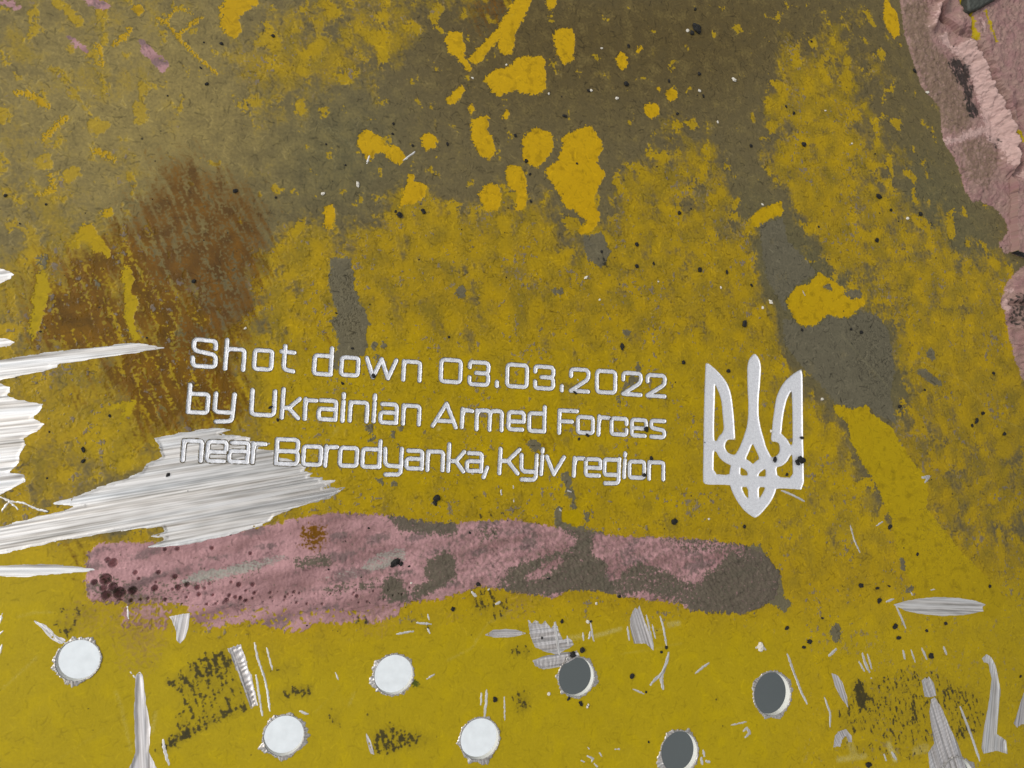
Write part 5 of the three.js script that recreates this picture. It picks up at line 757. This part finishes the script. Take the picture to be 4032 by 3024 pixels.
/* ------------------------------------------------------------------ grit lying on the plate */
function pebble(px, py, rpx, stretch = 1, turn = 0) {
  const g = new THREE.IcosahedronGeometry(1, 2), p = g.attributes.position, [x, z] = plate(px, py), r = rpx * PXMM(px, py), o = rnd() * 90;
  for (let i = 0; i < p.count; i++) { const a = p.getX(i), b = p.getY(i), c = p.getZ(i), k = 1 + 0.42 * noise(a * 1.6 + o, c * 1.6 + b * 1.1) + 0.16 * noise(a * 4 + o, c * 4 - b * 3); p.setXYZ(i, a * k * stretch, b * k * 0.55 + 0.3, c * k / stretch); }
  g.rotateY(turn); g.scale(r * MM, r * MM, r * MM); g.translate(x * MM, wave(x, z) * MM, z * MM); g.computeVertexNormals(); return g;
}
{
  const dark = [], pale = [];
  const D = (crop, ...l) => { for (let i = 0; i < l.length; i += 3) { const [x, y] = toPx(crop, [l[i], l[i + 1]])[0]; dark.push(pebble(x, y, l[i + 2], 0.85 + rnd() * 0.5, rnd() * 6)); } };
  const P = (crop, ...l) => { for (let i = 0; i < l.length; i += 3) { const [x, y] = toPx(crop, [l[i], l[i + 1]])[0]; pale.push(pebble(x, y, l[i + 2], 0.8 + rnd() * 0.6, rnd() * 6)); } };
  D('r10', 930, 1392, 11, 1083, 1370, 9, 905, 1370, 5, 110, 235, 7, 128, 1280, 5, 1015, 945, 5, 1240, 935, 6, 890, 802, 5, 885, 868, 5, 455, 935, 4, 580, 1070, 4);
  D('r20', 1195, 190, 15, 1165, 215, 8, 738, 548, 9, 752, 300, 6, 1070, 738, 5, 90, 1045, 7, 115, 1130, 5, 20, 880, 6, 340, 755, 7, 418, 1062, 4, 808, 1584, 7, 1085, 1380, 7, 120, 1308, 5, 1550, 945, 6, 1212, 480, 6, 1185, 62, 5, 1015, 528, 5, 495, 590, 5, 1240, 622, 5, 580, 1630, 5);
  D('r30', 168, 733, 5, 718, 1272, 9, 798, 1360, 5, 988, 1388, 7, 707, 1555, 7, 232, 935, 8, 900, 35, 6, 940, 163, 5, 280, 270, 4, 950, 460, 6, 118, 690, 4, 1615, 1508, 13, 1590, 1512, 9, 1210, 896, 6, 1065, 207, 10, 1195, 320, 12, 1220, 325, 11, 1445, 328, 10, 1428, 388, 6, 1108, 300, 7);
  D('r31', 850, 975, 6, 1388, 1020, 6, 1348, 1068, 7, 1320, 1098, 5, 1528, 1153, 6, 1455, 760, 5, 218, 480, 5, 535, 475, 5, 215, 1178, 6, 210, 1320, 13, 188, 1340, 8, 42, 1320, 8, 120, 1415, 5, 600, 495, 6);
  D('r32', 600, 476, 8, 720, 573, 8, 822, 740, 9, 845, 815, 7, 708, 494, 6, 970, 274, 5, 265, 838, 8, 230, 875, 6, 1055, 932, 9, 1030, 770, 5, 648, 1635, 9, 350, 688, 4, 1155, 722, 6, 1440, 480, 5, 1635, 1065, 4, 120, 750, 7, 790, 95, 7, 785, 480, 4);
  D('r21', 712, 588, 9, 1505, 440, 10, 808, 65, 7, 1215, 90, 8, 1390, 105, 6, 918, 48, 5, 1400, 745, 7, 868, 1122, 9, 408, 886, 6, 487, 1162, 6, 432, 1186, 5, 1110, 690, 7, 900, 1310, 7, 1550, 190, 5, 855, 1420, 7, 1165, 945, 0.1);
  D('r01', 1255, 165, 9, 712, 1035, 6, 1088, 1418, 8, 540, 1255, 10, 540, 1330, 8, 320, 1140, 4, 305, 1440, 4, 262, 490, 5); D('r00', 35, 1268, 7, 1340, 545, 7, 1435, 285, 7, 1525, 1238, 9, 298, 1325, 5, 1300, 440, 5, 130, 1450, 4);
  D('r12', 900, 328, 16, 940, 335, 8, 580, 188, 5, 992, 352, 5, 1385, 135, 6, 680, 425, 5, 470, 372, 4, 1440, 468, 8, 1275, 628, 8, 1548, 1215, 9, 735, 585, 4, 295, 550, 4, 730, 105, 5, 330, 735, 3); D('r22', 323, 708, 7, 455, 895, 10, 395, 925, 11, 193, 815, 5, 695, 548, 6, 1000, 878, 6, 778, 1063, 9, 445, 1240, 8, 368, 1210, 6, 1050, 62, 11, 1503, 95, 6, 510, 708, 5, 968, 908, 5, 870, 1167, 4, 490, 1258, 5, 885, 1490, 4, 235, 430, 6);
  D('r11', 762, 778, 8, 560, 825, 6, 1250, 525, 5, 1170, 1570, 14, 1160, 1600, 9, 95, 980, 7, 520, 370, 4, 140, 1062, 6, 625, 600, 5);
  P('r20', 1438, 515, 7, 678, 640, 6, 512, 588, 5, 1215, 588, 5, 1333, 790, 4, 237, 610, 4, 1137, 200, 6, 580, 315, 4, 1625, 1325, 4); P('r10', 660, 1195, 9, 435, 1255, 7, 1403, 505, 4, 1622, 420, 4); P('r21', 478, 140, 6, 1352, 205, 4, 1623, 335, 5, 950, 165, 3, 568, 283, 4); P('r31', 348, 928, 5, 15, 298, 7, 20, 1135, 5); P('r22', 490, 710, 7, 1605, 870, 12, 1610, 885, 9, 545, 592, 5, 240, 1178, 6, 490, 1258, 6, 1275, 45, 4); P('r12', 1005, 460, 5); P('r30', 1030, 600, 5, 545, 930, 3, 370, 718, 3, 905, 1415, 5); P('r01', 1590, 470, 5);
  for (let i = 0; i < 70; i++) dark.push(pebble(rnd() * 4032, rnd() * 2500, 1.8 + 2.6 * rnd() * rnd(), 1, rnd() * 6));
  const a = mesh('dark_grit', mergeGeometries(dark), new THREE.MeshStandardMaterial({ color: 0x161512, roughness: 0.8, side: THREE.DoubleSide }), scene), b = mesh('pale_grit', mergeGeometries(pale), new THREE.MeshStandardMaterial({ color: 0xd8d2c4, roughness: 0.7, side: THREE.DoubleSide }), scene);
  a.userData = { kind: 'stuff', label: 'black grit specks scattered over the painted plate', category: 'grit' };
  b.userData = { kind: 'stuff', label: 'pale sand grains scattered over the painted plate', category: 'grit' };
}

/* ------------------------------------------------------------------ dark torn fragment in the upper right corner */
{
  const frag = thing('torn_fragment', 'dark grey-green torn fragment lying on pink sealant in the upper right corner', 'fragment');
  const m1 = new THREE.MeshStandardMaterial({ color: 0x3c3f38, roughness: 0.6, side: THREE.DoubleSide });
  const slab = (name, crop, list, y0, y1, tilt) => {
    const ring = toPx(crop, list).map(([x, y]) => plate(x, y, y1)), raw = polyDist([ring]), sdf = (x, z) => raw(x, z) + 0.1 * noise(x * 2, z * 2) + 0.05 * noise(x * 6, z * 6), box = boxOf([ring], 0.4);
    const top = heightField({ sdf, box, step: 0.1, uv: grainUV, height: (x, z, d) => (d > -0.01 ? y0 : y1 - 0.35 * (1 - sstep(0, 0.4, -d)) + tilt * (x - ring[0][0]) + 0.1 * noise(x * 1.5, z * 1.5) + 0.06 * noise((x - z) * 0.4, (x + z) * 3)) });
    mesh(name, top, m1, frag);
  };
  slab('slab', 's', [1010, -160, 1010, 30, 1020, 160, 1080, 215, 1200, 180, 1330, 110, 1540, -10, 1700, -160], 0.6, 2.4, 0.05);
  slab('splinter', 's', [1480, 130, 1700, -30, 2200, -200, 2240, 160, 2071, 230, 1950, 250, 1870, 320, 1960, 180, 1800, 170, 1640, 225, 1600, 200, 1720, 130, 1600, 170], 0.4, 1.0, 0.02);
}

/* ------------------------------------------------------------------ what is seen through the holes: pale and dark grey surfaces below the plate */
const BELOW = -230;
{
  const a = plate(2075, 2400, BELOW), b = plate(2090, 3024, BELOW), d = [(b[0] - a[0]), (b[1] - a[1])], L = Math.hypot(...d), ux = d[0] / L, uz = d[1] / L;
  const sheet = (name, s, mat, thick) => {
    const g = new THREE.BoxGeometry(1600 * MM, thick * MM, 3200 * MM); g.translate(s * 800 * MM, -thick / 2 * MM, 0);
    const m = mesh(name, g, mat, scene); m.position.set(a[0] * MM + s * 0.0002, BELOW * MM, a[1] * MM); m.rotation.y = Math.atan2(ux, uz); m.userData.kind = 'structure'; return m;
  };
  const cw = 256, cd = new Uint8Array(cw * cw * 4);
  for (let j = 0, k = 0; j < cw; j++) for (let i = 0; i < cw; i++, k += 4) { const v = 0.83 + 0.09 * fbm(i * 0.09, j * 0.09, 4); cd[k] = srgb(v * 0.95); cd[k + 1] = srgb(v); cd[k + 2] = srgb(v * 1.02); cd[k + 3] = 255; }
  const ct = texture(cd, cw, cw, true); ct.wrapS = ct.wrapT = THREE.RepeatWrapping; ct.repeat.set(18, 36);
  sheet('white_tabletop', -1, new THREE.MeshStandardMaterial({ map: ct, roughness: 0.8 }), 4);
  sheet('dark_grey_tabletop', 1, new THREE.MeshStandardMaterial({ color: 0x565c5c, roughness: 0.85 }), 4);
}

/* ------------------------------------------------------------------ the phone that takes the picture, just behind the lens: it shades the upper right of the plate */
{
  const phone = thing('smartphone', 'dark smartphone held over the plate, behind the picture', 'phone');
  const body = mesh('body', new RoundedBoxGeometry(0.147, 0.0715, 0.008, 5, 0.0035), new THREE.MeshPhysicalMaterial({ color: 0x24262a, roughness: 0.45, clearcoat: 0.3 }), phone);
  body.position.set(0.058, 0.02, 0);
  phone.quaternion.copy(camera.quaternion);
  phone.position.copy(camera.position).add(new THREE.Vector3(0, 0, 0.012).applyQuaternion(camera.quaternion));
}
renderer.render(scene, camera);
